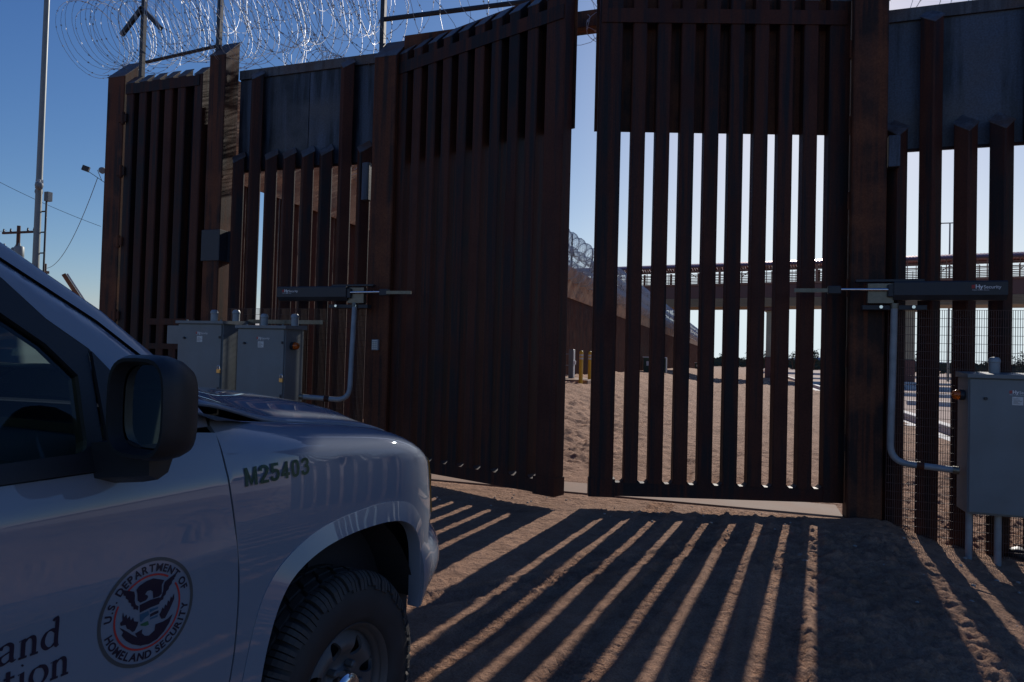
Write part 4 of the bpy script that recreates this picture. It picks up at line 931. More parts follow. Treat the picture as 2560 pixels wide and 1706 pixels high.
# fender
def lampedge(w_): return float(np.interp(w_, [.6, .82, .95, 1.10, 1.14], [.66, .655, .64, .60, .585]))
front_edge = [(lampedge(w_), w_) for w_ in np.linspace(.855, 1.11, 8)]
top = []
for s in np.linspace(1.0, -.545, 40): top.append((s, tmax(s)-.004))
fo = [(-.552+.004, .402)]
fen_out = [p for p in SEAM[::-1]]; fen_out = [(p[0]+.003, p[1]) for p in fen_out if p[1] < 1.375]
fen_out += [(s, tmax(s)-.003) for s in np.linspace(-.535, .78, 36)]
fen_out += [(.78, tmax(.78)-.10), (.70, 1.125), (.60, 1.118)]+[(lampedge(w_), w_) for w_ in np.linspace(1.10, .865, 7)]+[(.56, .862)]
fen_out += [p for p in FLO[::-1] if p[1] <= .862 and p[0] > 0][:1]
fen_out += [p for p in FLO[::-1] if not (p[0] > .3 and p[1] < .862)]
fen_out += [(-.52, .402)]
for fl_ in both:
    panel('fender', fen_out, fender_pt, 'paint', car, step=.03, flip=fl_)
    # flare: ring between opening and FLO, turning outwards
    n = len(ARCH)
    def flare_pt(s, t, A=ARCH, B_=FLO):
        i = s*(len(A)-1); k = min(int(i), len(A)-2); f = i-k
        a = (A[k][0]*(1-f)+A[k+1][0]*f, A[k][1]*(1-f)+A[k+1][1]*f); b_ = (B_[k][0]*(1-f)+B_[k+1][0]*f, B_[k][1]*(1-f)+B_[k+1][1]*f)
        q = (a[0]*(1-t)+b_[0]*t, a[1]*(1-t)+b_[1]*t); p = fender_pt(*q); o_ = .016*(1-t)
        e_ = 2e-3; nn = (fender_pt(q[0]+e_, q[1])-fender_pt(q[0]-e_, q[1])).cross(fender_pt(q[0], q[1]+e_)-fender_pt(q[0], q[1]-e_)).normalized(); return p+nn*(.003+o_)
    def flm(s, t): return flare_pt(min(max(s, 0), 1), min(max(t, -.02), 1))
    mb = MB(); NS, NT = 90, 5
    pp = [[flm(i/NS, j/NT) for j in range(NT+1)] for i in range(NS+1)]
    vv = []; ff = []
    for i in range(NS+1):
        row = list(pp[i]); inn = row[0]+Vector((0, .055, 0)); edge = row[0]+Vector((0, .006, 0))+(row[0]-row[1]).normalized()*.004
        out_ = row[-1]+Vector((0, .012, 0)); vv += [inn, edge]+row+[out_]
    m1 = NT+4
    for i in range(NS):
        for j in range(m1-1): ff.append((i*m1+j, i*m1+j+1, (i+1)*m1+j+1, (i+1)*m1+j))
    if fl_: vv = [Vector((v.x, -v.y, v.z)) for v in vv]
    mb.add(vv, ff); autosmooth(mb.build('wheel_arch_flare', M_['paint'], car), 38)
    # door with belt trim, window frame, sail patch, glass
    dout = [(p[0]-.003, p[1]) for p in SEAM if p[1] <= 1.335]+[(-1.60, .40), (-1.62, .8), (-1.62, 1.262), (-.86, 1.262), (-.845, 1.30), (-.70, 1.335)]
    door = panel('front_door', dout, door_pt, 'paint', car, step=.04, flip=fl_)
    belt = [(-1.615, 1.264), (-.855, 1.264), (-.845, 1.30), (-.885, 1.315), (-.93, 1.306), (-1.615, 1.293)]
    panel('belt_trim', belt, side_pt, 'plastic', door, lift=.008, flip=fl_, step=.03)
    GLS = spline([(-.889, 1.479), (-.894, 1.387), (-.898, 1.325), (-.915, 1.309), (-.978, 1.301), (-1.072, 1.294)], 4)+[(-1.55, 1.294), (-1.565, 1.84), (-1.50, 1.86), (-1.38, 1.845), (-1.20, 1.745), (-1.028, 1.612), (-.949, 1.55)]
    fro = [(-.80, 1.305), (-.836, 1.262), (-.862, 1.262), (-1.62, 1.262), (-1.62, 1.895), (-1.45, 1.905), (-1.33, 1.875), (-1.018, 1.690), (-.94, 1.606), (-.853, 1.543), (-.875, 1.50)]
    fro = [(-.862, 1.27), (-1.62, 1.27), (-1.62, 1.895), (-1.45, 1.905), (-1.33, 1.878), (-1.018, 1.690), (-.94, 1.606), (-.855, 1.540)]
    panel('window_frame', fro, side_pt, 'plastic', door, holes=[GLS], lift=.001, flip=fl_, step=.03, flange=.04)
    panel('sail_panel', [(-.853, 1.270), (-.852, 1.532), (-.795, 1.462), (-.775, 1.33), (-.80, 1.262), (-.836, 1.235)], side_pt, 'plastic', door, lift=.01, flip=fl_, step=.03)
    g_ = panel('side_window', GLS, side_pt, 'glass', door, lift=-.012, flip=fl_, flange=0)
    # body side around the door: A pillar
    ap = [(-.565, 1.338), (-.70, 1.338), (-.772, 1.336), (-.79, 1.457), (-.851, 1.541), (-.938, 1.608), (-1.016, 1.692), (-1.33, 1.880), (-1.45, 1.907), (-1.62, 1.897), (-1.62, 1.93), (-1.38, 1.935), (-1.22, 1.885), (-1.10, 1.815), (-1.0, 1.745), (-.9, 1.678), (-.80, 1.612), (-.73, 1.555), (-.665, 1.50), (-.60, 1.44), (-.565, 1.40)]
    def ap_pt(s, t):   # rolls inwards towards the windscreen
        edge = float(np.interp(s, [-1.62, -1.38, -1.22, -1.0, -.8, -.665, -.56], [1.93, 1.935, 1.885, 1.745, 1.612, 1.5, 1.40])); d_ = max(0, t-(edge-.05))
        return Vector((s, -(side_v(t)-d_*d_*12), t-d_*d_*3))
    panel('pillar', ap, ap_pt, 'paint', car, flip=fl_, step=.03)
    # rear door and quarter
    rd = [(-1.626, .40), (-2.40, .40), (-2.47, .55), (-2.56, .80), (-2.62, .95), (-2.66, 1.262), (-1.626, 1.262)]
    rdo = panel('rear_door', rd, door_pt, 'paint', car, flip=fl_, step=.06)
    panel('rear_door_frame', [(-1.626, 1.264), (-2.66, 1.264), (-2.62, 1.89), (-1.626, 1.90)], side_pt, 'plastic', rdo, holes=[[(-1.70, 1.31), (-2.55, 1.31), (-2.53, 1.84), (-1.70, 1.85)]], flip=fl_, step=.06, flange=.03)
    panel('rear_door_window', [(-1.70, 1.31), (-2.55, 1.31), (-2.53, 1.84), (-1.70, 1.85)], side_pt, 'glass', rdo, lift=-.012, flip=fl_, step=.1, flange=0)
    RA = [(-2.946+.47*math.cos(a), .42+.50*math.sin(a)) for a in np.linspace(-.05, PI+.05, 24)]
    qp = [(-2.665, 1.262), (-2.625, .95), (-2.57, .80), (-2.48, .55)]+[p for p in RA if p[0] < -2.47]+[(-3.5, .40), (-4.02, .45), (-4.08, .9), (-4.02, 1.3), (-3.9, 1.90), (-2.63, 1.90), (-2.664, 1.264)]
    def q_pt(s, t): return Vector((s, -(side_v(t)-.10*smst(-3.75, -4.1, s)), t))
    panel('quarter_panel', qp, q_pt, 'paint', car, holes=[[(-2.75, 1.31), (-3.75, 1.33), (-3.68, 1.83), (-2.72, 1.84)]], flip=fl_, step=.06)
    panel('quarter_window', [(-2.75, 1.31), (-3.75, 1.33), (-3.68, 1.83), (-2.72, 1.84)], q_pt, 'gloss', car, lift=-.006, flip=fl_, step=.1, flange=0)
    MB().add([(-1.62, (.97 if fl_ else -.97), .40), (-2.45, (.97 if fl_ else -.97), .40), (-2.45, (.88 if fl_ else -.88), .30), (-.50, (.88 if fl_ else -.88), .30), (-.50, (.965 if fl_ else -.965), .41)], [(0, 1, 2, 3, 4)]).build('rocker', M_['paint'], car)
# hood
def hood_edge(s):
    p = fender_pt(s, tmax(s)); v = -p.y; u = p.x
    if s < -.10: v = min(v, .83-.0*s)
    return u, v, p.z
HS = list(np.linspace(-.50, .25, 22))+list(np.linspace(.28, PS[-1]-.001, 34)); NK = 36; vv = []; ff = []
for s in HS:
    u, v, z = hood_edge(s); v = max(v-.004, 0)
    for k in range(NK+1):
        q = -1+2*k/NK; A = float(smooth_interp(u, [-.5, .1, .35, .55, .70, .8], [.085, .085, .07, .04, .012, 0]))
        rise = A*(1-abs(q)**2.6)+.018*(smst(.88, .70, abs(q))-smst(.40, .25, abs(q))*.45)*smst(.72, .45, u)
        uu = u if s > -.3 else u+(.16*(1-q*q))*smst(-.3, -.5, s)*-1+.0
        vv.append((uu, -q*v, z+rise-.001+.042*smst(-.18, -.50, s)))
m1 = NK+1; ff = [(i*m1+j, i*m1+j+1, (i+1)*m1+j+1, (i+1)*m1+j) for i in range(len(HS)-1) for j in range(NK)]
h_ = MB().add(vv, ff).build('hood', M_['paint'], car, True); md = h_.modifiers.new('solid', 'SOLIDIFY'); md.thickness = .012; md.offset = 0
# cowl: black plastic between hood and windscreen, visible wedge beside the hood
for fl_ in both:
    sg = 1 if fl_ else -1
    mb = MB(); mb.add([(-.58, sg*.985, 1.358), (-.52, sg*.965, 1.352), (-.42, sg*.91, 1.338), (-.27, sg*.835, 1.318), (-.29, sg*.70, 1.32), (-.62, sg*.70, 1.37), (-.64, sg*.93, 1.39)], [(0, 1, 2, 3, 4, 5, 6)]); mb.build('cowl_wedge', M_['plastic'], car)
mb = MB(); mb.box(-.72, -.44, -.80, .80, 1.24, 1.335); mb.build('cowl', M_['plastic'], car)
# windscreen
WR = [(-.585, .83, 1.43), (-.645, .81, 1.515), (-.775, .77, 1.635), (-.975, .72, 1.775), (-1.20, .665, 1.905)]
PE = [(-.60, 1.44), (-.665, 1.50), (-.80, 1.612), (-1.0, 1.745), (-1.22, 1.885)]
for sg in (-1, 1):
    mb = MB(); n = 12; vv = []
    def L4(A, x): return [float(np.interp(x, [0, 1, 2, 3, 4], [a[k] for a in A])) for k in range(len(A[0]))]
    for i in range(n+1):
        w_ = L4(WR, i*4/n); p_ = L4(PE, i*4/n); v0 = side_v(p_[1])-.0265
        for q in range(7):
            t_ = q/6; vv.append((p_[0]*(1-t_)+w_[0]*t_+.012*math.sin(PI*t_), sg*(v0*(1-t_)+w_[1]*t_), (p_[1]-.001)*(1-t_)+w_[2]*t_+.012*math.sin(PI*t_)))
    mb.add(vv, [(i*7+j, i*7+j+1, (i+1)*7+j+1, (i+1)*7+j) for i in range(n) for j in range(6)]); mb.build('pillar_edge', M_['paint'], car, True)
NK = 16; vv = []
for i, (u, v, z) in enumerate(WR):
    for k in range(NK+1): q = -1+2*k/NK; b_ = (1-q*q); t = i/4; vv.append((u+b_*(.14-.07*t), -q*v, z+b_*(-.06+.06*t)))
m1 = NK+1; o = MB().add(vv, [(i*m1+j, (i+1)*m1+j, (i+1)*m1+j+1, i*m1+j+1) for i in range(4) for j in range(NK)]).build('windscreen', M_['wshield'], car, True)
fr_ = MB()
for i in range(4):
    for sg in (-1, 1):
        a = WR[i]; b_ = WR[i+1]; fr_.add([(a[0]-.0, sg*(a[1]), a[2]-.006), (b_[0], sg*(b_[1]), b_[2]-.006), (b_[0]-.02, sg*(b_[1]-.11), b_[2]-.02), (a[0]+.03, sg*(a[1]-.11), a[2]-.02)], [(0, 1, 2, 3)])
fr_.build('pillar_lining', M_['dark'], car)
# roof
RU = [-1.22, -1.32, -1.5, -1.9, -2.6, -3.3, -3.85, -4.0]; RZ = [1.905, 1.93, 1.945, 1.96, 1.96, 1.945, 1.91, 1.86]; NK = 20; vv = []
for u, z in zip(RU, RZ):
    for k in range(NK+1): q = -1+2*k/NK; vv.append((u+(1-q*q)*(.08 if u > -1.4 else 0), -q*.735, z-.035*abs(q)**4+.012*(1-q*q)-(.0)))
m1 = NK+1; o = MB().add(vv, [(i*m1+j, (i+1)*m1+j, (i+1)*m1+j+1, i*m1+j+1) for i in range(len(RU)-1) for j in range(NK)]).build('roof', M_['paint'], car, True); md = o.modifiers.new('s', 'SOLIDIFY'); md.thickness = .03; md.offset = -1
mb = MB(); mb.box(-4.06, -4.02, -.88, .88, .5, 1.88); tg = mb.build('tailgate', M_['paint'], car); mb = MB(); mb.box(-4.075, -4.061, -.7, .7, 1.32, 1.8); mb.build('rear_window', M_['gloss'], tg)
mb = MB(); mb.rbox(-4.2, -4.0, -.97, .97, .42, .72, .04); mb.build('rear_bumper', M_['paint'], car)
for sg in (-1, 1): mb = MB(); mb.rbox(-4.09, -3.98, min(sg*.86, sg*.95), max(sg*.86, sg*.95), .95, 1.75, .02); mb.build('tail_lamp', M_['redprint'], car)
# nose: lamps, grille surround, bumper
def nose_pt(s, t, T=(PS, PU, PV)): return fender_pt(s, t)
smid = PS[-1]
for fl_ in both:
    lo = [(lampedge(w_)+.006, w_) for w_ in np.linspace(.87, 1.10, 6)]+[(.70, 1.118), (.86, 1.10), (1.02, 1.085), (1.03, .90), (.84, .872)]
    l_ = panel('headlight', lo, fender_pt, 'amber', car, flip=fl_, step=.03, lift=.006, flange=.05)
    panel('clear_lens', [(.80, 1.09), (1.0, 1.075), (1.01, .915), (.80, .90)], fender_pt, 'lens', l_, lift=.010, flip=fl_, step=.03, flange=0)
    go = [(1.04, .86), (1.04, 1.095), (.80, 1.135), (.80, tmax(.80)-.004)]+[(s, tmax(s)-.004) for s in np.linspace(.85, smid-.002, 14)]+[(smid-.002, .86)]
    panel('grille_surround', go, fender_pt, 'paint', car, flip=fl_, step=.04, flange=.01)
    panel('grille', [(1.10, .89), (1.10, 1.04), (smid-.004, 1.03), (smid-.004, .89)], fender_pt, 'gloss', car, lift=.004, flip=fl_, step=.04, flange=0)
    def bump_pt(s, t):
        u, v, nu, nv = pl(s, (BS, BU, BV)); o_ = float(smooth_interp(t, [.48, .52, .56, .61, .70, .77, .82, .865, .9], [.10, .07, .035, .012, .0, .012, .06, .115, .16]))
        o_ *= smst(.28, .60, s)*.9+.1; o_ -= .026*(1-smst(.42, .60, s))
        return Vector((u+nu*o_, -(v+nv*o_), t))
    bo = [(.479, .50), (.479, .79), (.452, .855), (.56, .858), (BS[-1]-.002, .858), (BS[-1]-.002, .47), (.70, .47), (.56, .485)]
    bo = [(.424, .553), (.421, .62), (.404, .79), (.478, .845), (.60, .852), (BS[-1]-.002, .858), (BS[-1]-.002, .52), (.75, .53), (.58, .548)]
    panel('front_bumper', bo, bump_pt, 'paint', car, flip=fl_, step=.03, flange=.04)
mb = MB(); mb.box(.0, .80, -.80, .80, .5, 1.0); mb.build('engine_bay', M_['dark'], car)
# wheel wells, floor, firewall
for sg in (-1, 1):
    for ux in (0, -2.946):
        mb = MB(); n = 20
        P_ = [(ux+.47*math.cos(a), .38+.60*math.sin(a)) for a in np.linspace(.34, PI, n)]; y0, y1 = sg*.62, sg*.965
        vv = [(x, y0, z) for x, z in P_]+[(x, y1, z) for x, z in P_]
        mb.add(vv, [(i, i+1, n+i+1, n+i) for i in range(n-1)]+[tuple(range(n))]); mb.build('wheel_well', M_['dark'], car)
mb = MB(); mb.box(-.50, .9, -.62, .62, .30, .55); mb.box(-4.0, -.5, -.86, .86, .30, .42); mb.box(-.52, -.47, -.9, .9, .3, 1.25); mb.build('underbody', M_['dark'], car)
# interior
mb = MB(); prof = [(-.50, 1.30), (-.62, 1.315), (-.80, 1.305), (-.93, 1.27), (-.985, 1.20), (-1.0, 1.12), (-.94, 1.02), (-.90, .80), (-.50, .80)]
vv = [(u, -.86, z) for u, z in prof]+[(u, .86, z) for u, z in prof]; n = len(prof)
mb.add(vv, [(i, (i+1) % n, n+(i+1) % n, n+i) for i in range(n)]+[tuple(range(n-1, -1, -1)), tuple(range(n, 2*n))]); da = autosmooth(mb.build('dashboard', M_['dash'], car), 30)
mb = MB(); mb.rbox(-.985, -.93, -.75, -.30, 1.135, 1.19, .01); mb.build('glovebox_lip', M_['dark'], da)
mb = MB(); mb.box(-.70, -.64, -.6, .6, 1.316, 1.321); mb.build('defroster_vent', M_['blackprint'], da)
mb = MB(); cx, cy, cz = -1.13, .38, 1.13; mb.tube([(cx-.06*math.cos(a)*1.0-.0, cy+.19*math.sin(a), cz+.17*math.cos(a)) for a in np.linspace(0, 2*PI, 33)[:-1]], .016, 8, closed=True); sw = autosmooth(mb.build('steering_wheel', M_['plastic'], car))
mb = MB(); mb.tube([(cx, cy, cz), (cx+.25, cy, cz-.06)], [.06, .03], 10); mb.obox((cx, cy, cz), (0, 1, 0), (1, 0, .3), (0, 0, 1), .17, .01, .02); mb.build('steering_hub', M_['plastic'], sw)
for sy in (-.42, .42):
    st = MB(); st.rbox(-1.95, -1.40, sy-.26, sy+.26, .55, .78, .05); so = autosmooth(st.build('seat', M_['dark'], car)); st = MB(); st.obox((-2.02, sy, 1.10), (0, 1, 0), (1, 0, .25), (-.22, 0, 1), .25, .07, .38); st.build('backrest', M_['dark'], so)
    st = MB(); st.rbox(-2.18, -2.05, sy-.14, sy+.14, 1.48, 1.68, .04); autosmooth(st.build('headrest', M_['dark'], so))
mb = MB(); mb.box(-3.9, -2.3, -.8, .8, .42, 1.3); mb.build('cargo_cover', M_['dark'], car)
mb = MB(); mb.rbox(-1.02, -.99, -.12, .12, 1.70, 1.77, .01); mb.tube([(-1.0, 0, 1.76), (-.97, 0, 1.84)], .01, 6); autosmooth(mb.build('inner_mirror', M_['plastic'], car))
for y0, y1 in ((-.70, -.05), (-.02, .62)):
    mb = MB(); mb.tube([(-.36-.0, y1*.95, 1.405), (-.47, (y0+y1)/2, 1.412), (-.575, y0*1.0, 1.425)], .011, 6); mb.tube([(-.40, (y0+y1)/2+.05, 1.43), (-.35, y1-.02, 1.37)], .008, 6); autosmooth(mb.build('wiper', M_['plastic'], car))
# door mirror
def mirror(fl_):
    sg = 1 if fl_ else -1
    e = MB(); secs = []
    # sections along u from the open rear rim forward; each: v0 v1 w0 w1
    for (u, v0, v1, w0, w1) in ((-.915, 1.030, 1.212, 1.312, 1.525), (-.90, 1.024, 1.220, 1.306, 1.532), (-.87, 1.022, 1.218, 1.303, 1.532), (-.84, 1.024, 1.208, 1.304, 1.524), (-.81, 1.035, 1.190, 1.310, 1.508), (-.79, 1.052, 1.165, 1.325, 1.49), (-.775, 1.08, 1.13, 1.36, 1.46)):
        cv, cw, hv, hw = (v0+v1)/2, (w0+w1)/2, (v1-v0)/2, (w1-w0)/2; ring = []
        for k in range(28):
            a = 2*PI*k/28; c_, s_ = math.cos(a), math.sin(a); n_ = 3.6; ring.append((u, sg*(cv+hv*abs(c_)**(2/n_)*(1 if c_ > 0 else -1)), cw+hw*abs(s_)**(2/n_)*(1 if s_ > 0 else -1)))
        secs.append(ring)
    # inner lip going back inside
    inner = [[(x+.045 if False else -.885, sg*(1.121+(abs(y)-1.121)*.86), 1.419+(z-1.419)*.86) for x, y, z in secs[0]]]
    rings = inner+[[( -.915, sg*(1.121+(abs(y)-1.121)*.93), 1.419+(z-1.419)*.93) for x, y, z in secs[0]]]+secs
    vv = [p for r in rings for p in r]; ff = []
    for i in range(len(rings)-1):
        for k in range(28): ff.append((i*28+k, i*28+(k+1) % 28, (i+1)*28+(k+1) % 28, (i+1)*28+k))
    ff.append(tuple(range((len(rings)-1)*28, len(rings)*28))); e.add(vv, ff)
    hsg = autosmooth(e.build('door_mirror', M_['plastic'], car), 50)
    g = MB(); g.add([(-.884-(.018 if True else 0)*(abs(y)-1.121)*0, y, z) for x, y, z in inner[0]], [tuple(range(28))]); 
    for v in range(len(g.v)): x, y, z = g.v[v]; g.v[v] = (-.884+.10*(abs(y)-1.03)*1.0, y, z)
    g.build('mirror_glass', M_['mirror'], hsg)
    f = MB(); pr = [(-.895, 1.25), (-.895, 1.33), (-.80, 1.335), (-.775, 1.30), (-.80, 1.25), (-.85, 1.232)]
    vv = [(u, sg*.955, z) for u, z in pr]+[(u+.01, sg*1.06, z+.012) for u, z in pr]+[(u*.5-.425, sg*1.12, z*.7+.3*1.315) for u, z in pr]; n = len(pr)
    f.add(vv, [(j*n+i, j*n+(i+1) % n, (j+1)*n+(i+1) % n, (j+1)*n+i) for j in range(2) for i in range(n)]+[tuple(range(2*n, 3*n))]); autosmooth(f.build('mirror_foot', M_['plastic'], hsg), 50)
mirror(False); mirror(True)
# wheels
def wheel(ux, sg):
    e = MB(); R_ = .398; Wd = .265; yc = sg*.865
    T = Matrix.Translation((ux, yc, R_-.004)) @ Matrix.Rotation(-sg*PI/2, 4, 'X')    # local z -> outward
    h = Wd/2
    prof = [(.222, h-.022), (.228, h-.006), (.25, h+.004), (.30, h+.008), (.345, h+.0), (.366, h-.014), (.379, h-.035), (.387, h-.06), (.387, -(h-.06)), (.37, -(h-.02)), (.30, -h), (.222, -(h-.03))]
    e.lathe(prof, 96, T); ty = autosmooth(e.build('tyre', M_['rubber'], car), 50)
    t = MB(); NL = 34
    def blk(a0, a1, b0, b1, lift=.010, sh=0, base=None):
        # block in angle/lateral space on the tread surface
        def S(a, b_, r): return T @ Vector((r*math.cos(a), r*math.sin(a), b_))
        vv = []
        for r in (.384, .384+lift):
            k = .0 if r < .386 else .0035
            for (a, b_) in ((a0+k*2.2, b0+k), (a1-k*2.2, b0+k), (a1-k*2.2+sh, b1-k), (a0+k*2.2+sh, b1-k)): vv.append(S(a, b_, r))
        t.add(vv, [(0, 1, 5, 4), (1, 2, 6, 5), (2, 3, 7, 6), (3, 0, 4, 7), (4, 5, 6, 7)])
    for k in range(NL):
        a = 2*PI*k/NL; d_ = 2*PI/NL
        for (b0, b1, of, wd_, sh) in ((-.024, .024, .0, .84, .05), (.030, .066, .5, .86, .03), (-.066, -.030, .5, .86, -.03)):
            blk(a+of*d_, a+of*d_+d_*wd_, b0, b1, .011, sh)
        for s_ in (1, -1):      # shoulder lugs wrapping over the sidewall, each split by sipes
            for (f0, f1) in ((.04, .24), (.30, .52), (.58, .84)):
                A0, A1 = a+d_*f0, a+d_*f1; long_ = .34 if (k % 2 and f0 > .2) or (k % 2 == 0 and f0 < .5) else .352
                path = [(.384, .072), (.397, .074), (.396, .098), (.388, .113), (.374, .128), (long_, .140), (long_-.004, .133)]
                vv = []
                for (r, b_) in path:
                    for A in (A0, A1): vv.append(T @ Vector((r*math.cos(A), r*math.sin(A), s_*b_)))
                n = len(path); t.add(vv, [(2*i, 2*i+1, 2*i+3, 2*i+2) for i in range(n-1)]+[tuple(range(0, 2*n, 2)), tuple(range(2*n-1, 0, -2))])
    t.build('tread', M_['tread'], ty)
    # steel rim: barrel, lip, dished face with eight oval holes, hub
    rm = MB(); rm.lathe([(.222, -.10), (.200, -.09), (.190, .0), (.198, h-.045), (.214, h-.030), (.224, h-.022), (.229, h-.010), (.226, h-.004), (.219, h-.010), (.212, h-.026)], 64, T)
    ro = autosmooth(rm.build('rim', M_['rim'], car), 50)
    fz = lambda r: h-.055+.028*math.exp(-((r-.150)/.035)**2)-.018*smst(.19, .212, r)+.03*smst(.085, .06, r)-.0
    O2 = [(.213*math.cos(a), .213*math.sin(a)) for a in np.linspace(0, 2*PI, 65)[:-1]]
    hol = []
    for k in range(8):
        a = 2*PI*k/8+.25; c = (.148*math.cos(a), .148*math.sin(a)); hol.append([(c[0]+(.034*math.cos(q))*math.cos(a)-.023*math.sin(q)*math.sin(a), c[1]+.034*math.cos(q)*math.sin(a)+.023*math.sin(q)*math.cos(a)) for q in np.linspace(0, 2*PI, 17)[:-1]])
    fm = lambda x, y: T @ Vector((x, y, fz(math.hypot(x, y))))
    panel('wheel_face', O2, fm, 'rim', ro, holes=hol, step=.014, flange=.012)
    hb = MB(); hb.lathe([(.07, h-.05), (.068, h-.012), (.062, h-.002), (.05, h+.004), (0, h+.008)], 32, T); autosmooth(hb.build('hub_cap', M_['chrome'], ro))
    for k in range(6):
        nb = MB(); a = 2*PI*k/6; nb.lathe([(.013, h-.05), (.013, h-.022), (.008, h-.016), (0, h-.016)], 6, T @ Matrix.Translation((.09*math.cos(a), .09*math.sin(a), 0)))
        nb.build('lug_nut', M_['rim'], ro)
    db = MB(); db.lathe([(0, h-.13), (.185, h-.13), (.19, -.08), (0, -.09)], 24, T); db.build('brake_drum', M_['dark'], ro)
for ux in (0, -2.946):
    for sg in (-1, 1): wheel(ux, sg)
# --- decals on the near side
def on_side(mb, v, f, u0_, w0_, slope=0., fmap=door_pt, lift=.0012, sx=1, sy=1):
    out = []
    for a, b_, _ in v:
        p = fmap(u0_+a*sx, w0_+b_*sy+a*slope); out.append(p+Vector((0, -lift, 0)))
    mb.add(out, f)
BOLD = {'M': [[(.06, 0), (.06, 1)], [(.06, .93), (.33, .12), (.60, .93)], [(.60, 1), (.60, 0)]], '2': [[(.06, .70), (.08, .86), (.26, .93), (.44, .84), (.46, .68), (.34, .48), (.10, .14), (.06, .075)], [(.02, .075), (.53, .075)]],
 '5': [[(.49, .925), (.12, .925), (.09, .52)], [(.09, .50), (.24, .60), (.42, .54), (.47, .34), (.40, .14), (.24, .07), (.09, .14), (.05, .28)]], '4': [[(.36, 0), (.36, .98)], [(.38, .93), (.06, .27)], [(.01, .25), (.54, .25)]],
 '0': [[(.26, .93), (.12, .84), (.07, .50), (.12, .16), (.26, .07), (.40, .16), (.45, .50), (.40, .84), (.26, .93)]], '3': [[(.06, .74), (.12, .89), (.26, .93), (.41, .86), (.43, .70), (.34, .56), (.22, .53)], [(.22, .53), (.38, .49), (.46, .32), (.40, .14), (.24, .07), (.10, .13), (.05, .28)]]}
mb = MB(); x_ = 0; zz = 0
for c in 'M25403':
    for pth in BOLD[c]:
        P_ = spline(pth, 6) if len(pth) > 3 else pth; zz += 1; Lf = []; Rt = []
        for i, p in enumerate(P_):
            a = Vector(P_[max(i-1, 0)]); b_ = Vector(P_[min(i+1, len(P_)-1)]); q = Vector(p); n1 = (q-a); n2 = (b_-q); n1 = n1.normalized() if n1.length else n2.normalized(); n2 = n2.normalized() if n2.length else n1
            m_ = (n1+n2).normalized(); nn = Vector((-m_.y, m_.x)); k_ = min(1/max(.35, nn.dot(Vector((-n1.y, n1.x)))), 2)*.082; Lf.append(q+nn*k_); Rt.append(q-nn*k_)
        on_side(mb, [((x_+q.x)*.0628, q.y*.051, 0) for q in Lf+Rt], [(i, len(Lf)+i, len(Lf)+i+1, i+1) for i in range(len(Lf)-1)], -.474, 1.167, 0, fender_pt, .0035+.0001*(zz % 7))
    x_ += .82 if c == 'M' else .665
mb.build('unit_number', M_['dgreen'], car)
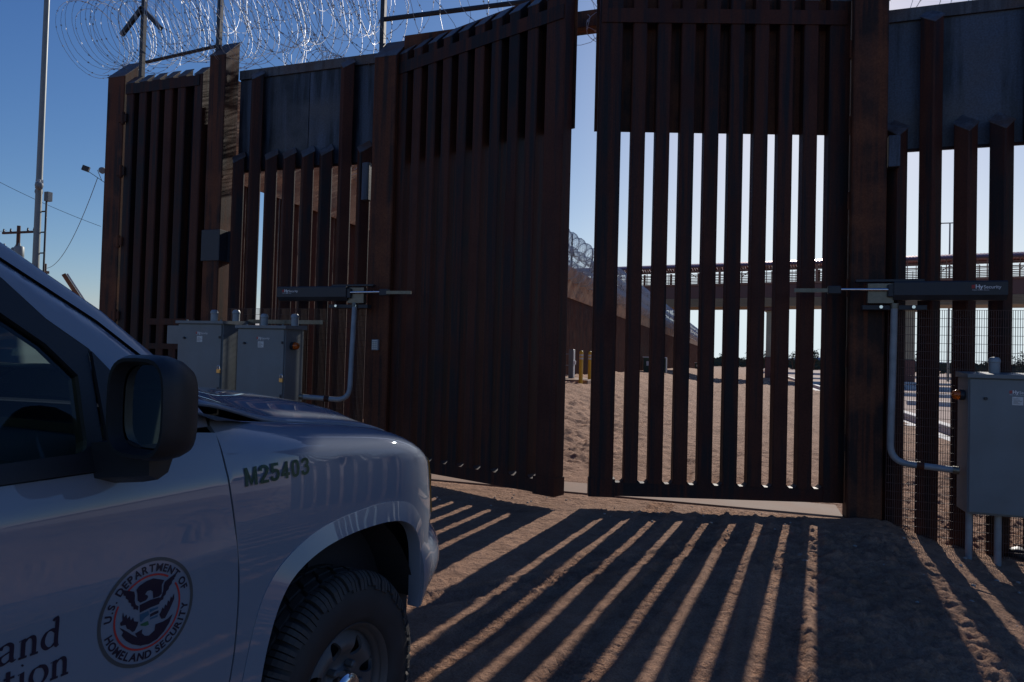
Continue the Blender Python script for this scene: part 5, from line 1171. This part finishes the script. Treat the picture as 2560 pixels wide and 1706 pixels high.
# broad nib lettering
GLY = {
 'a': ([[(.08, .52), (.14, .62), (.30, .66), (.42, .58), (.44, .44), (.44, .12), (.50, .03), (.58, .05)], [(.44, .40), (.26, .34), (.10, .26), (.06, .14), (.14, .03), (.28, .03), (.44, .14)]], .60),
 'n': ([[(.0, .60), (.14, .65), (.14, .0)], [(.0, .02), (.27, .02)], [(.14, .50), (.28, .63), (.42, .64), (.50, .50), (.50, .0)], [(.38, .02), (.64, .02)]], .68),
 'd': ([[(.50, .55), (.36, .65), (.18, .60), (.07, .40), (.08, .18), (.20, .03), (.36, .04), (.50, .16)], [(.38, .96), (.52, 1.0), (.52, .10), (.62, .03)]], .66),
 't': ([[(.16, .86), (.16, .16), (.22, .03), (.36, .06)], [(.02, .63), (.36, .63)]], .40),
 'i': ([[(.02, .60), (.15, .65), (.15, .0)], [(.02, .02), (.28, .02)], [(.13, .88), (.17, .92)]], .32),
 'o': ([[(.32, .65), (.15, .58), (.06, .34), (.14, .10), (.32, .02), (.50, .10), (.59, .34), (.50, .58), (.32, .65)]], .66),
 's': ([[(.42, .56), (.28, .66), (.12, .58), (.12, .44), (.36, .28), (.40, .14), (.26, .02), (.06, .10)]], .48),
 'm': ([[(.0, .60), (.14, .65), (.14, .0)], [(.0, .02), (.27, .02)], [(.14, .50), (.28, .63), (.40, .62), (.46, .50), (.46, .0)], [(.36, .02), (.57, .02)], [(.46, .50), (.60, .63), (.72, .62), (.78, .50), (.78, .0)], [(.68, .02), (.92, .02)]], .96),
 'u': ([[(.0, .63), (.13, .63), (.13, .18), (.22, .03), (.36, .04), (.48, .16)], [(.36, .63), (.50, .63), (.50, .06), (.60, .02)]], .66),
 'r': ([[(.0, .60), (.14, .65), (.14, .0)], [(.0, .02), (.28, .02)], [(.14, .46), (.26, .62), (.40, .62)]], .46),
 'e': ([[(.06, .36), (.54, .36), (.50, .56), (.34, .65), (.16, .58), (.06, .36), (.12, .12), (.30, .02), (.52, .12)]], .60),
 'c': ([[(.50, .54), (.36, .65), (.16, .58), (.06, .34), (.14, .10), (.32, .02), (.52, .12)]], .56),
 'C': ([[(.74, .80), (.58, .96), (.34, .96), (.12, .76), (.08, .46), (.18, .16), (.42, .02), (.64, .06), (.76, .20)]], .84),
 'B': ([[(.0, .96), (.14, .96), (.14, .0)], [(.0, .0), (.40, .0), (.58, .12), (.58, .38), (.40, .52), (.14, .52)], [(.14, .96), (.40, .96), (.52, .84), (.50, .62), (.34, .52)]], .68),
 'P': ([[(.0, .96), (.14, .96), (.14, .0)], [(.0, .0), (.28, .0)], [(.14, .96), (.42, .96), (.56, .82), (.52, .56), (.34, .46), (.14, .48)]], .66),
 'U': ([[(.0, .96), (.26, .96)], [(.13, .96), (.13, .30), (.24, .06), (.46, .02), (.64, .14), (.68, .36), (.68, .96)], [(.56, .96), (.80, .96)]], .86),
 'S': ([[(.52, .84), (.36, .97), (.16, .88), (.14, .68), (.46, .42), (.52, .20), (.34, .02), (.08, .14)]], .62),
 '.': ([[(.06, .04), (.10, .08)]], .22), ' ': ([], .30)}
def nib_text(txt, u_start, w_base, size, wid=.15, thin=.045, lean=.0, right=None):
    tot = sum(GLY[c][1]+.06 for c in txt)*size; x = u_start if right is None else right-tot; mb = MB(); z = 0
    for c in txt:
        st, adv = GLY[c]
        for pth in st:
            P_ = spline(pth, 5) if len(pth) > 3 else pth; z += 1; L_ = []; R2 = []
            for i, p in enumerate(P_):
                a = P_[max(i-1, 0)]; b_ = P_[min(i+1, len(P_)-1)]; d_ = Vector((b_[0]-a[0], b_[1]-a[1])); d_ = d_.normalized() if d_.length > 0 else Vector((1, 0)); n = Vector((-d_.y, d_.x)); nib = Vector((math.cos(.35), math.sin(.35)))
                hw = (thin+(wid-thin)*abs(d_.x*nib.y-d_.y*nib.x))/2; L_.append((p[0]+n.x*hw, p[1]+n.y*hw)); R2.append((p[0]-n.x*hw, p[1]-n.y*hw))
            v = [(q[0]*size+x, q[1]*size, 0) for q in L_+R2]; m_ = len(L_)
            on_side(mb, v, [(i, m_+i, m_+i+1, i+1) for i in range(m_-1)], 0, w_base, 0, door_pt, .0010+.00012*(z % 9))
        x += (adv+.06)*size
    return mb
nib_text('U.S. Customs and', 0, .917, .058, right=-.972).build('upper_lettering', M_['navy'], car)
nib_text('Border Protection', 0, .850, .058, right=-.950).build('lower_lettering', M_['navy'], car)
# round emblem
SU, SW, SR = -.7705, .9205, .1245
seal = empty('door_emblem', (0, 0, 0)); seal.parent = car
def seal_mesh(name, polys, mat, lift):
    mb = MB()
    for P_ in polys:
        tris = geometry.tessellate_polygon([[Vector((a, b_, 0)) for a, b_ in P_]])
        mb.add([door_pt(SU+a*SR, SW+b_*SR)+Vector((0, -lift, 0)) for a, b_ in P_], [tuple(t)[::-1] for t in tris])
    return mb.build(name, M_[mat], seal)
def ring(r0_, r1_, gaps=()):
    out = []; n = 72
    for k in range(n):
        a0, a1 = 2*PI*k/n, 2*PI*(k+1)/n
        if any(g0 <= math.degrees(a0) < g1 for g0, g1 in gaps): continue
        out.append([(r0_*math.cos(a0), r0_*math.sin(a0)), (r1_*math.cos(a0), r1_*math.sin(a0)), (r1_*math.cos(a1), r1_*math.sin(a1)), (r0_*math.cos(a1), r0_*math.sin(a1))])
    return out
seal_mesh('outer_ring', ring(.935, 1.0), 'greyring', .0010)
seal_mesh('red_ring', ring(.665, .70, ((34, 52), (128, 155))), 'redprint', .0010)
SKY = [(-.28, .49), (-.22, .55), (-.07, .6), (.07, .61), (.31, .51), (.26, .43), (.27, .26), (.22, .22), (.09, .22), (.08, .3), (.07, .36), (.02, .4), (-.05, .4), (-.09, .35), (-.04, .32), (-.02, .28), (-.06, .23), (-.18, .22), (-.24, .28), (-.25, .41)]
LW = [(-.58, .58), (-.43, .52), (-.32, .47), (-.3, .39), (-.3, .3), (-.27, .21), (-.21, .16), (-.22, .09), (-.27, .13), (-.31, .13), (-.32, .19), (-.36, .21), (-.37, .27), (-.42, .3), (-.43, .35), (-.48, .39), (-.49, .44), (-.54, .47), (-.53, .49), (-.57, .52), (-.55, .54)]
RW = [(-x+.0, y) for x, y in LW][::-1]
CR = [(-.58, -.11), (-.5, -.22), (-.53, -.27), (-.44, -.4), (-.31, -.51), (-.14, -.6), (.04, -.63), (.21, -.6), (.36, -.5), (.47, -.37), (.54, -.22), (.43, -.28), (.33, -.3), (.16, -.3), (.15, -.41), (.09, -.44), (.03, -.47), (-.06, -.44), (-.12, -.37), (-.11, -.3), (-.21, -.32), (-.26, -.33), (-.21, -.42), (-.32, -.33), (-.44, -.22), (-.5, -.17)]
BRN = [(-.52, .15), (-.49, .05), (-.45, .09), (-.43, .0), (-.38, .04), (-.36, -.05), (-.31, -.01), (-.29, -.09), (-.2, -.13), (-.22, -.2), (-.27, -.28), (-.32, -.28), (-.37, -.22), (-.43, -.18), (-.46, -.1), (-.55, -.09), (-.57, -.03), (-.52, 0), (-.53, .08)]
ARR = [(.55, .18), (.56, .07), (.5, -.05), (.46, -.12), (.37, -.25), (.29, -.24), (.24, -.14), (.28, -.08), (.30, -.02), (.34, -.06), (.36, .02), (.40, -.02), (.42, .08), (.46, .04), (.48, .14), (.51, .1)]
seal_mesh('eagle', [SKY, LW, RW, CR, BRN, ARR, [(-.19, .18), (.04, .21), (.23, .2), (.23, .07), (.04, .06), (-.18, .03)], [(.04, -.07), (.13, -.05), (.22, -.05), (.22, -.10), (.13, -.11), (.04, -.12)]], 'navy', .0010)
seal_mesh('shield_blue', [[(-.18, 0), (0, .01), (.02, -.07), (-.07, -.1), (-.14, -.16), (-.17, -.13)], [(.02, .03), (.21, .02), (.2, -.01), (.03, -.03)], [(.04, -.14), (.21, -.13), (.2, -.17), (.04, -.17)]], 'teal', .0012)
seal_mesh('shield_green', [[(-.16, -.19), (0, -.18), (.02, -.26), (-.05, -.26), (-.15, -.22)]], 'leafd', .0012)
def arc_text(txt, r_, a_start, a_end, top_=True):
    mb = MB(); ws = []
    for c in txt:
        if c == ' ': ws.append((None, None, .55)); continue
        v, f = textmesh(c, .20, .006); x0_ = min(p[0] for p in v); x1_ = max(p[0] for p in v); ws.append(([(p[0]-(x0_+x1_)/2, p[1]) for p in v], f, max(.3, (x1_-x0_)*7+.35)))
    tot = sum(w_[2] for w_ in ws); acc = 0
    for v, f, w_ in ws:
        a = math.radians(a_start+(a_end-a_start)*(acc+w_/2)/tot); acc += w_
        if v is None: continue
        out = []
        for x, y in v:
            rr = r_+y if top_ else r_-y+.15
            aa = a-x/(r_+.07) if top_ else a+x/(r_+.07)
            out.append(door_pt(SU+rr*math.cos(aa)*SR, SW+rr*math.sin(aa)*SR)+Vector((0, -.001, 0)))
        mb.add(out, f)
    return mb.build('emblem_lettering', M_['navy'], seal)
arc_text('U.S. DEPARTMENT OF', .745, 178, 14, True)
arc_text('HOMELAND SECURITY', .735, 194, 356, False)
